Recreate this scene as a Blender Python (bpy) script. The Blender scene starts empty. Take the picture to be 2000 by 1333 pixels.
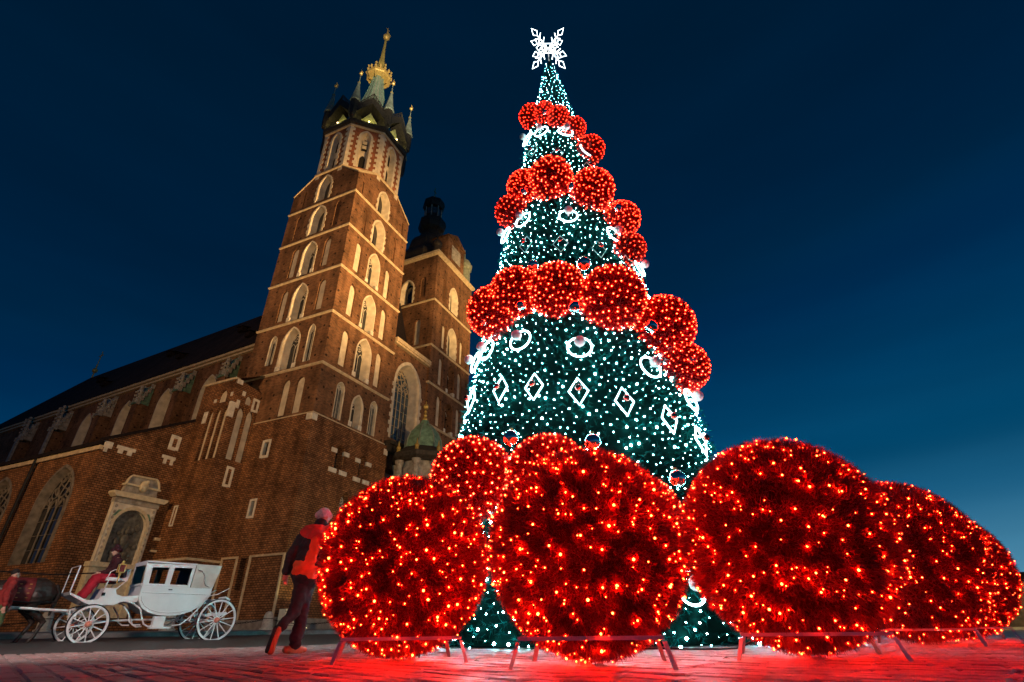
import bpy, bmesh, math, random
from mathutils import Vector, Matrix, geometry, noise
R_ = math.radians
random.seed(7)
scene = bpy.context.scene
col = scene.collection

# ------------------------------------------------------------------ camera
CAM_H = 0.25
PITCH, ROLL = R_(29.4), R_(0.69)
fw = Vector((0, math.cos(PITCH), math.sin(PITCH)))
rt = Vector((1, 0, 0)); up = rt.cross(fw)
rt2 = math.cos(ROLL)*rt - math.sin(ROLL)*up
up2 = math.cos(ROLL)*up + math.sin(ROLL)*rt
cam_d = bpy.data.cameras.new('camera'); cam = bpy.data.objects.new('camera', cam_d); col.objects.link(cam)
cam_d.sensor_width = 36; cam_d.lens = 18.0; cam_d.clip_start = 0.05; cam_d.clip_end = 3000
M = Matrix((rt2, up2, -fw)).transposed().to_4x4(); M.translation = Vector((0, 0, CAM_H)); cam.matrix_world = M
scene.camera = cam

# ------------------------------------------------------------------ sky (blue hour, afterglow to the right)
world = bpy.data.worlds.new('World'); scene.world = world; world.use_nodes = True
wn = world.node_tree.nodes; wl = world.node_tree.links
for n in list(wn): wn.remove(n)
out = wn.new('ShaderNodeOutputWorld'); bg = wn.new('ShaderNodeBackground')
tc = wn.new('ShaderNodeTexCoord'); sep = wn.new('ShaderNodeSeparateXYZ')
wl.new(tc.outputs['Generated'], sep.inputs[0])
dotn = wn.new('ShaderNodeVectorMath'); dotn.operation = 'DOT_PRODUCT'
wl.new(tc.outputs['Generated'], dotn.inputs[0]); dotn.inputs[1].default_value = (0.86, 0.5, -0.1)
mA = wn.new('ShaderNodeMath'); mA.operation = 'MULTIPLY_ADD'
wl.new(dotn.outputs['Value'], mA.inputs[0]); mA.inputs[1].default_value = -0.16
wl.new(sep.outputs['Z'], mA.inputs[2])
mB = wn.new('ShaderNodeMath'); mB.operation = 'ADD'; wl.new(mA.outputs[0], mB.inputs[0]); mB.inputs[1].default_value = .12
ramp = wn.new('ShaderNodeValToRGB'); wl.new(mB.outputs[0], ramp.inputs[0])
cr = ramp.color_ramp; cr.interpolation = 'CARDINAL'
def lin(c):
    return tuple(((v/255)/12.92 if v/255 <= .04045 else ((v/255+.055)/1.055)**2.4) for v in c)
stops = [(0.0, (98, 152, 178)), (.03, (78, 138, 168)), (.12, (42, 106, 142)), (.20, (12, 76, 112)), (.29, (2, 64, 101)), (.46, (0, 44, 80)), (.57, (0, 36, 66)), (.66, (0, 31, 59)), (.88, (0, 27, 51)), (1.0, (0, 25, 48))]
while len(cr.elements) < len(stops): cr.elements.new(0.5)
for e, (p, c) in zip(cr.elements, stops):
    e.position = p; e.color = (*lin(c), 1)
wnz = wn.new('ShaderNodeTexNoise'); wnz.inputs['Scale'].default_value = 2.2; wnz.inputs['Detail'].default_value = 3
wmap = wn.new('ShaderNodeMapping'); wmap.inputs['Scale'].default_value = (1, 1, 6)
wl.new(tc.outputs['Generated'], wmap.inputs[0]); wl.new(wmap.outputs[0], wnz.inputs['Vector'])
wmr = wn.new('ShaderNodeMapRange'); wl.new(wnz.outputs['Fac'], wmr.inputs[0])
wmr.inputs[1].default_value = .3; wmr.inputs[2].default_value = .75; wmr.inputs[3].default_value = .94; wmr.inputs[4].default_value = 1.1
wmx = wn.new('ShaderNodeVectorMath'); wmx.operation = 'MULTIPLY'
wl.new(ramp.outputs['Color'], wmx.inputs[0]); wl.new(wmr.outputs[0], wmx.inputs[1])
wl.new(wmx.outputs[0], bg.inputs['Color']); bg.inputs['Strength'].default_value = 1.0
wl.new(bg.outputs[0], out.inputs[0])

# ------------------------------------------------------------------ floodlights that stand round the square, out of frame
def spot(name, loc, target, power, colr, ang, blend=1.0, size=.5):
    l = bpy.data.lights.new(name, 'SPOT'); l.energy = power; l.color = colr; l.spot_size = R_(ang); l.spot_blend = blend; l.shadow_soft_size = size
    o = bpy.data.objects.new(name, l); col.objects.link(o); o.location = loc
    o.rotation_euler = (Vector(target)-Vector(loc)).to_track_quat('-Z', 'Y').to_euler(); return o
def point(name, loc, power, colr, size=.1, parent=None):
    l = bpy.data.lights.new(name, 'POINT'); l.energy = power; l.color = colr; l.shadow_soft_size = size
    o = bpy.data.objects.new(name, l); col.objects.link(o); o.location = loc
    if parent: o.parent = parent
    return o
WARM = (1.0, .56, .19)
spot('floodlight', (36, 8, 13), (-13, 40, 34), 400000, WARM, 28)
spot('floodlight', (34, 6, 14), (-4, 61, 40), 430000, (1, .58, .20), 20)
spot('floodlight', (36, 6, 11), (-11, 44, 17), 50000, (1, .58, .25), 44)
spot('floodlight', (-30, -4, 14), (-31, 52, 24), 36000, (1, .56, .22), 80)
spot('floodlight', (-6, -14, 13), (-14, 42, 30), 17000, (1, .56, .22), 34)
spot('floodlight', (14, -10, 16), (-13, 44, 66), 400000, (1, .82, .50), 17)
spot('street_lamp_light', (-8, 0, 7), (-9.5, 13, .5), 6600, (1, .76, .68), 76)

scene.view_settings.view_transform = 'Standard'; scene.view_settings.look = 'None'
scene.view_settings.exposure = 0.0; scene.view_settings.gamma = 1.0
try: scene.view_settings.use_curve_mapping = False
except Exception: pass
scene.render.engine = 'CYCLES'
scene.cycles.use_denoising = True
scene.cycles.max_bounces = 5; scene.cycles.diffuse_bounces = 2; scene.cycles.glossy_bounces = 3; scene.cycles.transmission_bounces = 3
scene.cycles.sample_clamp_indirect = 4.0; scene.cycles.caustics_reflective = False; scene.cycles.caustics_refractive = False

# ------------------------------------------------------------------ materials
MATS = {}
def newmat(name):
    m = bpy.data.materials.new(name); m.use_nodes = True; MATS[name] = m
    nt = m.node_tree; b = nt.nodes['Principled BSDF']; return m, nt, b
def mat(name, c, rough=.7, metal=0., var=.25, scale=6., bump=0., spec=.4):
    m, nt, b = newmat(name); N, L = nt.nodes, nt.links
    b.inputs['Roughness'].default_value = rough; b.inputs['Metallic'].default_value = metal
    b.inputs['Specular IOR Level'].default_value = spec
    t = N.new('ShaderNodeTexCoord'); nz = N.new('ShaderNodeTexNoise'); nz.inputs['Scale'].default_value = scale; nz.inputs['Detail'].default_value = 5
    L.new(t.outputs['Object'], nz.inputs['Vector'])
    mr = N.new('ShaderNodeMapRange'); mr.inputs[1].default_value = .3; mr.inputs[2].default_value = .7
    mr.inputs[3].default_value = 1-var; mr.inputs[4].default_value = 1+var; L.new(nz.outputs['Fac'], mr.inputs[0])
    vm = N.new('ShaderNodeVectorMath'); vm.operation = 'MULTIPLY'; vm.inputs[0].default_value = c
    L.new(mr.outputs[0], vm.inputs[1]); L.new(vm.outputs[0], b.inputs['Base Color'])
    if bump:
        bp = N.new('ShaderNodeBump'); bp.inputs['Strength'].default_value = bump; bp.inputs['Distance'].default_value = .03
        L.new(nz.outputs['Fac'], bp.inputs['Height']); L.new(bp.outputs[0], b.inputs['Normal'])
    return m
def emit(name, c, s):
    m, nt, b = newmat(name); b.inputs['Base Color'].default_value = (.8, .8, .8, 1)
    b.inputs['Emission Color'].default_value = (*c, 1); b.inputs['Emission Strength'].default_value = s
    b.inputs['Roughness'].default_value = .3; return m
def brick(name, c1, c2, mortar, bw=.30, bh=.125, holes=True, bias=-.3, ms=.014):
    m, nt, b = newmat(name); N, L = nt.nodes, nt.links
    uv = N.new('ShaderNodeUVMap'); uv.uv_map = 'UVMap'
    bt = N.new('ShaderNodeTexBrick'); bt.inputs['Scale'].default_value = 1.0
    bt.inputs['Brick Width'].default_value = bw; bt.inputs['Row Height'].default_value = bh; bt.inputs['Mortar Size'].default_value = ms
    bt.inputs['Mortar Smooth'].default_value = .3; bt.inputs['Bias'].default_value = bias
    bt.inputs['Color1'].default_value = (*c1, 1); bt.inputs['Color2'].default_value = (*c2, 1); bt.inputs['Mortar'].default_value = (*mortar, 1)
    L.new(uv.outputs[0], bt.inputs['Vector'])
    nz = N.new('ShaderNodeTexNoise'); nz.inputs['Scale'].default_value = .45; nz.inputs['Detail'].default_value = 6; nz.inputs['Roughness'].default_value = .65
    L.new(uv.outputs[0], nz.inputs['Vector'])
    mr = N.new('ShaderNodeMapRange'); mr.inputs[1].default_value = .3; mr.inputs[2].default_value = .7; mr.inputs[3].default_value = .5; mr.inputs[4].default_value = 1.4
    L.new(nz.outputs['Fac'], mr.inputs[0])
    mul = N.new('ShaderNodeVectorMath'); mul.operation = 'MULTIPLY'; L.new(bt.outputs['Color'], mul.inputs[0]); L.new(mr.outputs[0], mul.inputs[1])
    st = N.new('ShaderNodeTexNoise'); st.inputs['Scale'].default_value = 1.0; st.inputs['Detail'].default_value = 4
    sm_ = N.new('ShaderNodeMapping'); sm_.inputs['Scale'].default_value = (1.1, .10, 1); L.new(uv.outputs[0], sm_.inputs[0]); L.new(sm_.outputs[0], st.inputs['Vector'])
    s2 = N.new('ShaderNodeMapRange'); s2.inputs[1].default_value = .35; s2.inputs[2].default_value = .6; s2.inputs[3].default_value = .62; s2.inputs[4].default_value = 1.1; L.new(st.outputs['Fac'], s2.inputs[0])
    mu3 = N.new('ShaderNodeVectorMath'); mu3.operation = 'MULTIPLY'; L.new(mul.outputs[0], mu3.inputs[0]); L.new(s2.outputs[0], mu3.inputs[1])
    last = mu3.outputs[0]
    if holes:   # putlog holes left by the scaffolding
        vo = N.new('ShaderNodeTexVoronoi'); vo.voronoi_dimensions = '2D'; vo.inputs['Scale'].default_value = .72; vo.inputs['Randomness'].default_value = .55
        L.new(uv.outputs[0], vo.inputs['Vector'])
        lt = N.new('ShaderNodeMath'); lt.operation = 'GREATER_THAN'; lt.inputs[1].default_value = .085; L.new(vo.outputs['Distance'], lt.inputs[0])
        m2 = N.new('ShaderNodeMapRange'); L.new(lt.outputs[0], m2.inputs[0]); m2.inputs[3].default_value = .18; m2.inputs[4].default_value = 1
        mu2 = N.new('ShaderNodeVectorMath'); mu2.operation = 'MULTIPLY'; L.new(last, mu2.inputs[0]); L.new(m2.outputs[0], mu2.inputs[1]); last = mu2.outputs[0]
    L.new(last, b.inputs['Base Color']); b.inputs['Roughness'].default_value = .88; b.inputs['Specular IOR Level'].default_value = .2
    bp = N.new('ShaderNodeBump'); bp.inputs['Strength'].default_value = .5; bp.inputs['Distance'].default_value = .02; bp.invert = True
    L.new(bt.outputs['Fac'], bp.inputs['Height']); L.new(bp.outputs[0], b.inputs['Normal'])
    return m
brick('brick', (.25, .114, .056), (.075, .036, .022), (.17, .115, .07), bw=.26, bh=.10)
brick('brick_rough', (.34, .158, .068), (.15, .066, .030), (.035, .020, .013), bw=.30, bh=.15, holes=False, bias=-.1, ms=.022)
brick('brick_red', (.34, .10, .045), (.20, .06, .03), (.30, .2, .13), holes=False)
brick('brick_slate', (.040, .027, .024), (.020, .015, .014), (.006, .005, .005), bw=.45, bh=.4, holes=False, ms=.04)
mat('plaster', (.60, .53, .42), .85, var=.22, scale=1.6, bump=.2)
mat('stone', (.66, .62, .54), .8, var=.22, scale=3, bump=.3)
mat('coping', (.52, .42, .28), .8, var=.25, scale=3, bump=.2)
mat('old_stone', (.34, .32, .29), .85, var=.4, scale=3, bump=.5)
mat('dark_stone', (.17, .15, .13), .9, var=.4, scale=2.5, bump=.4)  # evenly dark stone of the chapel window jambs and tracery
mat('marble', (.62, .55, .40), .6, var=.2, scale=5, bump=.2)
mat('relief', (.11, .11, .10), .6, var=.6, scale=4, bump=1.0)
mat('slate', (.016, .012, .013), .9, var=.4, scale=5, bump=.3, spec=.1)
mat('lead', (.040, .034, .028), .6, .1, var=.5, scale=5, bump=.4, spec=.3)
mat('copper', (.15, .28, .20), .55, .15, var=.4, scale=3, bump=.2)
mat('pale_copper', (.25, .29, .24), .5, .15, var=.35, scale=2.5, bump=.2)
mat('gold', (.70, .46, .14), .35, .35, var=.15, scale=6)
mat('old_gold', (.42, .31, .09), .45, .3, var=.3, scale=6)
mat('dark_glass', (.02, .022, .026), .12, var=.3, scale=1.5, spec=.6)
mat('blue_glass', (.05, .085, .11), .15, var=.4, scale=2.0, spec=.7)
mat('void', (.012, .010, .009), .9)
mat('iron', (.02, .02, .02), .5, .6)
mat('tympanum', (.42, .42, .20), .8, var=.3, scale=4, bump=.3)
mat('granite_pale', (.48, .44, .38), .8, var=.25, scale=9, bump=.4)
mat('asphalt', (.075, .068, .064), .55, var=.35, scale=8, bump=.35)
mat('joint', (.02, .018, .017), .9, var=.3, scale=10)
mat('kerb_stone', (.24, .22, .20), .75, var=.3, scale=3, bump=.3)
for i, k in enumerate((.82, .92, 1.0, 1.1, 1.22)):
    mat('paver%d' % i, (.37*k, .26*k, .25*k), .38, var=.25, scale=20, bump=.2, spec=.55)  # grey setts tinted pink: red light from the balls painted into the colour
mat('red_tinsel', (.19, .0025, .006), .40, .0, var=.45, scale=9, spec=.6)
mat('red_core', (.07, .002, .003), 1.0, spec=0.)
mat('green_tinsel', (.004, .072, .066), 1.0, 0., var=.6, scale=2.5, spec=0.)
mat('green_core', (.002, .011, .009), 1.0, spec=0.)
emit('red_bulb', (1.0, .010, .0016), 330.0)
emit('red_bulb_small', (1.0, .013, .0035), 88.0)
emit('white_bulb', (.22, .92, 1.0), 120.0)
emit('white_tube', (.55, .96, 1.0), 9.0)
emit('star_tube', (.86, .96, 1.0), 6.0)
emit('lamp_glow', (1.0, .72, .32), 10.0)
mat('opal', (.80, .77, .76), .3, var=.04)
mat('chrome_bauble', (.85, .80, .78), .06, 1.0, var=.03)
mat('red_bauble', (.65, .16, .12), .08, 1.0, var=.03)
mat('frame_steel', (.62, .56, .52), .4, .55, var=.2, scale=9)
mat('cable', (.012, .012, .012), .5)
mat('white_paint', (.80, .80, .78), .28, var=.05, scale=3, spec=.5)
mat('cream_leather', (.66, .62, .54), .55, var=.14, scale=3, bump=.2)
mat('hub_paint', (.85, .30, .20), .35, .2, var=.05)
mat('rubber', (.012, .011, .011), .7)
mat('maroon_cloth', (.050, .010, .014), .85, var=.3)
mat('red_cloth', (.42, .012, .030), .8, var=.25, scale=8)
mat('red_leather', (.14, .014, .014), .6)
mat('skin', (.55, .30, .21), .5, var=.08)
mat('jacket_black', (.018, .016, .018), .75, var=.3, scale=8)
mat('jacket_red', (.70, .035, .022), .7, var=.2, scale=8)  # red cloth, saturation raised to carry the balls' red light
mat('jacket_orange', (.80, .11, .025), .7, var=.2, scale=8)  # orange cloth, likewise oversaturated for the red light on it
mat('trousers', (.020, .016, .018), .8, var=.3, scale=8)
mat('wool_pale', (.62, .50, .47), .9, var=.2, scale=30, bump=.5)
mat('shoe_tan', (.42, .20, .075), .55, var=.2)
mat('shoe_sole', (.50, .10, .03), .6, var=.2)
mat('dull_red', (.26, .022, .018), .8, var=.25, scale=8)
mat('green_cloth', (.10, .13, .05), .85, var=.2)
mat('horse_coat', (.030, .018, .013), .45, var=.4, scale=4)
mat('hair', (.02, .015, .012), .8, var=.3, scale=20)
mat('hoof', (.03, .025, .02), .6)
mat('hut_wood', (.10, .065, .04), .7, var=.4, scale=5, bump=.3)
mat('cabinet', (.62, .62, .52), .5, var=.1)
m, nt, b = newmat('pane'); b.inputs['Base Color'].default_value = (.9, .9, .9, 1); b.inputs['Roughness'].default_value = .03
b.inputs['Transmission Weight'].default_value = 1.0; b.inputs['IOR'].default_value = 1.02

for i in range(5):
    nt = MATS['paver%d' % i].node_tree; N, L = nt.nodes, nt.links; b = N['Principled BSDF']; t = N.new('ShaderNodeTexCoord'); g_ = N.new('ShaderNodeNewGeometry'); nz = N.new('ShaderNodeTexNoise'); nz.inputs['Scale'].default_value = 1.6; nz.inputs['Detail'].default_value = 3; L.new(g_.outputs['Position'], nz.inputs['Vector'])
    mr = N.new('ShaderNodeMapRange'); mr.inputs[1].default_value = .35; mr.inputs[2].default_value = .65; mr.inputs[3].default_value = .30; mr.inputs[4].default_value = .52; L.new(nz.outputs['Fac'], mr.inputs[0]); L.new(mr.outputs[0], b.inputs['Roughness'])
# ------------------------------------------------------------------ mesh helpers
class MB:
    def __init__(s): s.v = []; s.f = []
    def add(s, vs, fs):
        k = len(s.v); s.v += [tuple(p) for p in vs]; s.f += [tuple(i+k for i in f) for f in fs]; return s
    def box(s, x0, x1, y0, y1, z0, z1, M=None):
        vs = [Vector(p) for p in ((x0,y0,z0),(x1,y0,z0),(x1,y1,z0),(x0,y1,z0),(x0,y0,z1),(x1,y0,z1),(x1,y1,z1),(x0,y1,z1))]
        if M: vs = [M @ p for p in vs]
        return s.add(vs, [(0,3,2,1),(4,5,6,7),(0,1,5,4),(1,2,6,5),(2,3,7,6),(3,0,4,7)])
    def tube(s, pts, r, seg=8, closed=False, ry=None):
        pts = [Vector(p) for p in pts]; n = len(pts); rs = r if isinstance(r, (list, tuple)) else [r]*n
        vs = []; pu = None
        for i, p in enumerate(pts):
            a = pts[(i-1) % n] if (closed or i) else p; c = pts[(i+1) % n] if (closed or i < n-1) else p
            t = (c-a).normalized() if (c-a).length > 1e-9 else Vector((0, 0, 1))
            if pu is None: pu = Vector((0, 0, 1)) if abs(t.z) < .95 else Vector((1, 0, 0))
            x = pu.cross(t).normalized(); pu = t.cross(x).normalized()
            for j in range(seg):
                q = 2*math.pi*j/seg; vs.append(p + (x*math.cos(q) + pu*math.sin(q))*rs[i])
        fs = []
        for i in range(n if closed else n-1):
            for j in range(seg):
                a = i*seg+j; b2 = i*seg+(j+1) % seg; c = ((i+1) % n)*seg+(j+1) % seg; d = ((i+1) % n)*seg+j
                fs.append((a, b2, c, d))
        if not closed: fs += [tuple(range(seg))[::-1], tuple((n-1)*seg+j for j in range(seg))]
        return s.add(vs, fs)
    def lathe(s, prof, seg=16, c=(0, 0), M=None, rot=0.):
        vs = []; n = len(prof)
        for (r, z) in prof:
            for j in range(seg):
                q = 2*math.pi*j/seg+rot; vs.append(Vector((c[0]+r*math.cos(q), c[1]+r*math.sin(q), z)))
        if M: vs = [M @ p for p in vs]
        fs = [(i*seg+j, i*seg+(j+1) % seg, (i+1)*seg+(j+1) % seg, (i+1)*seg+j) for i in range(n-1) for j in range(seg)]
        fs += [tuple(range(seg))[::-1], tuple((n-1)*seg+j for j in range(seg))]
        return s.add(vs, fs)
    def prism(s, poly, f0, f1):     # poly of (u,z), f0/f1 map (u,z) to the two faces
        n = len(poly); A = [f0(u, z) for u, z in poly]; B = [f1(u, z) for u, z in poly]
        tri = geometry.tessellate_polygon([[Vector((u, z, 0)) for u, z in poly]])
        fs = [tuple(t) for t in tri] + [tuple(n+i for i in t[::-1]) for t in tri] + [(i, (i+1) % n, n+(i+1) % n, n+i) for i in range(n)]
        return s.add(A+B, fs)
    def ellipsoid(s, c, r, seg=14, rings=8, M=None):
        c = Vector(c); r = Vector((r, r, r)) if not hasattr(r, '__len__') else Vector(r); vs = []; fs = []
        vs.append(Vector((0, 0, -1)))
        for i in range(1, rings):
            t = -math.pi/2+math.pi*i/rings
            for j in range(seg):
                q = 2*math.pi*j/seg; vs.append(Vector((math.cos(t)*math.cos(q), math.cos(t)*math.sin(q), math.sin(t))))
        vs.append(Vector((0, 0, 1)))
        vs = [Vector((p.x*r.x, p.y*r.y, p.z*r.z)) for p in vs]
        if M: vs = [M @ p for p in vs]
        vs = [p+c for p in vs]
        for j in range(seg): fs.append((0, 1+(j+1) % seg, 1+j))
        for i in range(rings-2):
            for j in range(seg): fs.append((1+i*seg+j, 1+i*seg+(j+1) % seg, 1+(i+1)*seg+(j+1) % seg, 1+(i+1)*seg+j))
        k = 1+(rings-2)*seg; e = len(vs)-1
        for j in range(seg): fs.append((k+j, k+(j+1) % seg, e))
        return s.add(vs, fs)
    def capsule(s, a, b2, r0, r1, seg=12):
        a = Vector(a); b2 = Vector(b2); d = (b2-a).normalized(); pts = []; rs = []
        for i in range(4, -1, -1):
            t = math.pi/2*i/5+.02*(i > 0); q = min(t, math.pi/2*.96); pts.append(a-d*r0*math.sin(q)); rs.append(r0*math.cos(q))
        for i in range(0, 5):
            q = min(math.pi/2*i/5, math.pi/2*.96); pts.append(b2+d*r1*math.sin(q)); rs.append(r1*math.cos(q))
        return s.tube(pts, rs, seg)
    def build(s, name, mt, parent=None, smooth=False, uv=False, kind=None, label=None):
        me = bpy.data.meshes.new(name); me.from_pydata(s.v, [], s.f); me.update()
        if uv or (mt and mt.startswith('brick')): autouv(me)
        return link(name, me, mt, parent, smooth, kind, label)
def link(name, me, mt, parent=None, smooth=False, kind=None, label=None):
    if mt and not me.materials: me.materials.append(MATS[mt])
    if smooth:
        for p in me.polygons: p.use_smooth = True
    o = bpy.data.objects.new(name, me); col.objects.link(o)
    if parent: o.parent = parent
    if kind: o['kind'] = kind
    if label: o['label'] = label
    return o
def autouv(me):
    lay = me.uv_layers.new(name='UVMap'); V = me.vertices
    for p in me.polygons:
        n = p.normal
        for li in p.loop_indices:
            c = V[me.loops[li].vertex_index].co
            if abs(n.z) > .75: lay.data[li].uv = (c.x, c.y)
            else:
                h = math.hypot(n.x, n.y); lay.data[li].uv = ((-n.y*c.x+n.x*c.y)/h, c.z)
def thing(name, label, cat, loc=(0, 0, 0), rz=0., group=None):
    o = bpy.data.objects.new(name, None); col.objects.link(o); o.location = loc; o.rotation_euler = (0, 0, rz); o.empty_display_size = .2
    o['label'] = label; o['category'] = cat
    if group: o['group'] = group
    return o
def tag(o, label, cat, group=None):
    o['label'] = label; o['category'] = cat
    if group: o['group'] = group
    return o

# frames on walls: o origin, t along, n outward; P(u,z,d) goes d inwards
class FR:
    def __init__(s, o, t, n): s.o = Vector(o); s.t = Vector(t); s.n = Vector(n)
    def P(s, u, z, d=0.): return s.o + s.t*u + Vector((0, 0, z)) - s.n*d
def arch(uc, w, z0, zs, zt, k=7):
    hw = w/2; h = zt-zs; Rr = (h*h+hw*hw)/(2*hw); a = math.asin(min(1, h/Rr)) if h >= hw-1e-6 else math.pi-math.asin(h/Rr)
    if Rr < hw: a = math.asin(h/Rr)
    right = [(uc+hw-Rr+Rr*math.cos(a*i/k), zs+Rr*math.sin(a*i/k)) for i in range(k+1)]
    left = [(2*uc-u, z) for u, z in right[-2::-1]]
    return [(uc-hw, z0), (uc+hw, z0)] + right + left
def wall(mb, fr, outline, opens):      # opens: list of (poly, reveal depth or 0)
    polys = [outline]+[p for p, _ in opens]; flat = [q for p in polys for q in p]
    tri = geometry.tessellate_polygon([[Vector((u, z, 0)) for u, z in p] for p in polys])
    fs = []
    for t in tri:
        A, B, C = (flat[i] for i in t); s = (B[0]-A[0])*(C[1]-A[1])-(B[1]-A[1])*(C[0]-A[0])
        flip = (fr.t.cross(Vector((0, 0, 1)))).dot(fr.n) < 0
        fs.append(tuple(t) if (s > 0) != flip else tuple(t[::-1]))
    mb.add([fr.P(u, z) for u, z in flat], fs)
    for p, d in opens:
        if d: reveal(mb, fr, p, d)
def reveal(mb, fr, p, d, p2=None):
    n = len(p); p2 = p2 or p
    mb.add([fr.P(u, z) for u, z in p]+[fr.P(u, z, d) for u, z in p2], [(i, (i+1) % n, n+(i+1) % n, n+i) for i in range(n)])
def panel(fr, p, d, name, mt, parent, uv=False):
    tri = geometry.tessellate_polygon([[Vector((u, z, 0)) for u, z in p]]); mb = MB(); mb.add([fr.P(u, z, d) for u, z in p], [tuple(t) for t in tri])
    return mb.build(name, mt, parent, uv=uv)
def niche(fr, p, d, parent, mt='plaster'):
    return panel(fr, p, d-.004, 'plaster_niche', mt, parent)
def scaled(p, uc, zc, su, sz): return [(uc+(u-uc)*su, zc+(z-zc)*sz) for u, z in p]
def surround(mb, fr, uc, w, z0, zs, zt, band, tooth, proud=.035, k=7, step=.42):
    inner = arch(uc, w, z0, zs, zt, k)[1:] ; # right foot .. over .. left top
    inner = inner + [(uc-w/2, z0)]
    # dense points on jambs for teeth
    def side(sgn):
        z = z0; i = 0
        while z < zs-.05:
            z1 = min(z+step, zs); bw = band*(1.65 if i % 2 else 1.0) if tooth else band
            u0 = uc+sgn*w/2; u1 = u0+sgn*bw
            a, b2 = min(u0, u1), max(u0, u1)
            mb.prism([(a, z), (b2, z), (b2, z1), (a, z1)], lambda u, zz: fr.P(u, zz, -proud), lambda u, zz: fr.P(u, zz, .01))
            z = z1; i += 1
    side(1); side(-1)
    A = arch(uc, w, zs, zs, zt, k)[2:]; B = arch(uc, w+2*band, zs, zs, zt+band*1.15, k)[2:]
    n = min(len(A), len(B))
    vs = []; fs = []
    for (a, b2) in zip(A, B):
        vs += [fr.P(*a, -proud), fr.P(*b2, -proud), fr.P(*b2, .01), fr.P(*a, .01)]
    for i in range(n-1):
        q = 4*i
        fs += [(q, q+1, q+5, q+4), (q+1, q+2, q+6, q+5), (q+3, q, q+4, q+7)]
    mb.add(vs, fs)
def window(fr, uc, w, z0, zs, zt, parent, depth=.7, band=.16, tooth=False, sill=False, tracery=True, glass='dark_glass', mull=1, mt='plaster', shrink=.62, name='window'):
    p = arch(uc, w, z0, zs, zt); p2 = scaled(p, uc, z0, shrink, .96)
    mb = MB(); surround(mb, fr, uc, w, z0, zs, zt, band, tooth); reveal(mb, fr, p, depth, p2)
    o = mb.build(name, mt, parent)
    panel(fr, p2, depth-.004, 'pane', glass, o)
    if tracery:
        mb = MB(); d = depth-.06; w2 = w*shrink; r = .028 if w < 3 else .07
        zs2 = z0+(zs-z0)*.96; zt2 = z0+(zt-z0)*.96; nb = mull+1; cw = w2/nb
        for i in range(1, nb): mb.tube([fr.P(uc-w2/2+cw*i, z0, d), fr.P(uc-w2/2+cw*i, zs2, d)], r, 5)
        for i in range(nb):
            c = uc-w2/2+cw*(i+.5); mb.tube([fr.P(u, z, d) for u, z in arch(c, cw*.98, zs2-cw*.3, zs2-cw*.3, zs2+cw*.55, 4)[1:]], r, 5)
        zc = (zs2+zt2)/2+.05*(zt2-zs2); rr = min(w2*.24, (zt2-zs2)*.3)
        mb.tube([fr.P(uc+rr*math.cos(q*math.pi/5), zc+rr*math.sin(q*math.pi/5), d) for q in range(10)], r, 5, True)
        for q in range(4): 
            a = q*math.pi/2+.4; mb.tube([fr.P(uc, zc, d), fr.P(uc+rr*math.cos(a), zc+rr*math.sin(a), d)], r*.8, 4)
        if mull > 2:
            for (du, dz, s) in ((-.24, -.16, .55), (.24, -.16, .55), (-.12, .30, .5), (.13, .30, .5), (-.33, -.38, .4), (.33, -.38, .4), (0, -.42, .45), (0, .52, .35)):
                cu, cz, r2 = uc+du*w2, zc+dz*(zt2-zs2), rr*s
                mb.tube([fr.P(cu+r2*math.cos(q*math.pi/4), cz+r2*math.sin(q*math.pi/4), d) for q in range(8)], r*.8, 5, True)
                mb.tube([fr.P(cu-r2*.8, cz-r2*.5, d), fr.P(cu, cz, d-.02), fr.P(cu+r2*.4, cz+r2*.9, d)], r*.7, 5)
            nz = int((zs2-z0)/.95)
            for i in range(1, nz+1):
                z = z0+i*.95; mb.tube([fr.P(uc-w2/2, z, d+.02), fr.P(uc+w2/2, z, d+.02)], r*.35, 4)
        mb.build('tracery', 'stone' if mull < 3 else 'coping' if mt != 'dark_stone' else 'dark_stone', o)
    if sill:
        for sg in (-1, 1):
            mb = MB(); a = uc+sg*w/2; mb.prism([(a-.2, z0), (a+.2, z0), (a+.2, z0+.45), (a-.2, z0+.45)], lambda u, z: fr.P(u, z, -.05), lambda u, z: fr.P(u, z, .4)); mb.build('sill_stone', 'stone', o)
    return o
def slit(fr, uc, w, z0, z1, parent, rim=.22):
    """small stone-framed slit window"""
    mb = MB(); a, b2 = uc-w/2, uc+w/2
    for (u0, u1, q0, q1) in ((a-rim, a, z0-rim, z1+rim), (b2, b2+rim, z0-rim*.8, z1+rim*.9), (a, b2, z0-rim, z0), (a, b2, z1, z1+rim)):
        mb.prism([(u0, q0), (u1, q0), (u1, q1), (u0, q1)], lambda u, z: fr.P(u, z, -.04), lambda u, z: fr.P(u, z, .3))
    o = mb.build('slit_window', 'stone', parent)
    panel(fr, [(a, z0), (b2, z0), (b2, z1), (a, z1)], .25, 'pane', 'void', o); return o
def block(fr, u0, u1, z0, z1, parent, mt='stone', proud=.04, name='white_stone_block'):
    mb = MB(); mb.prism([(u0, z0), (u1, z0), (u1, z1), (u0, z1)], lambda u, z: fr.P(u, z, -proud), lambda u, z: fr.P(u, z, .15)); return mb.build(name, mt, parent)

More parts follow.
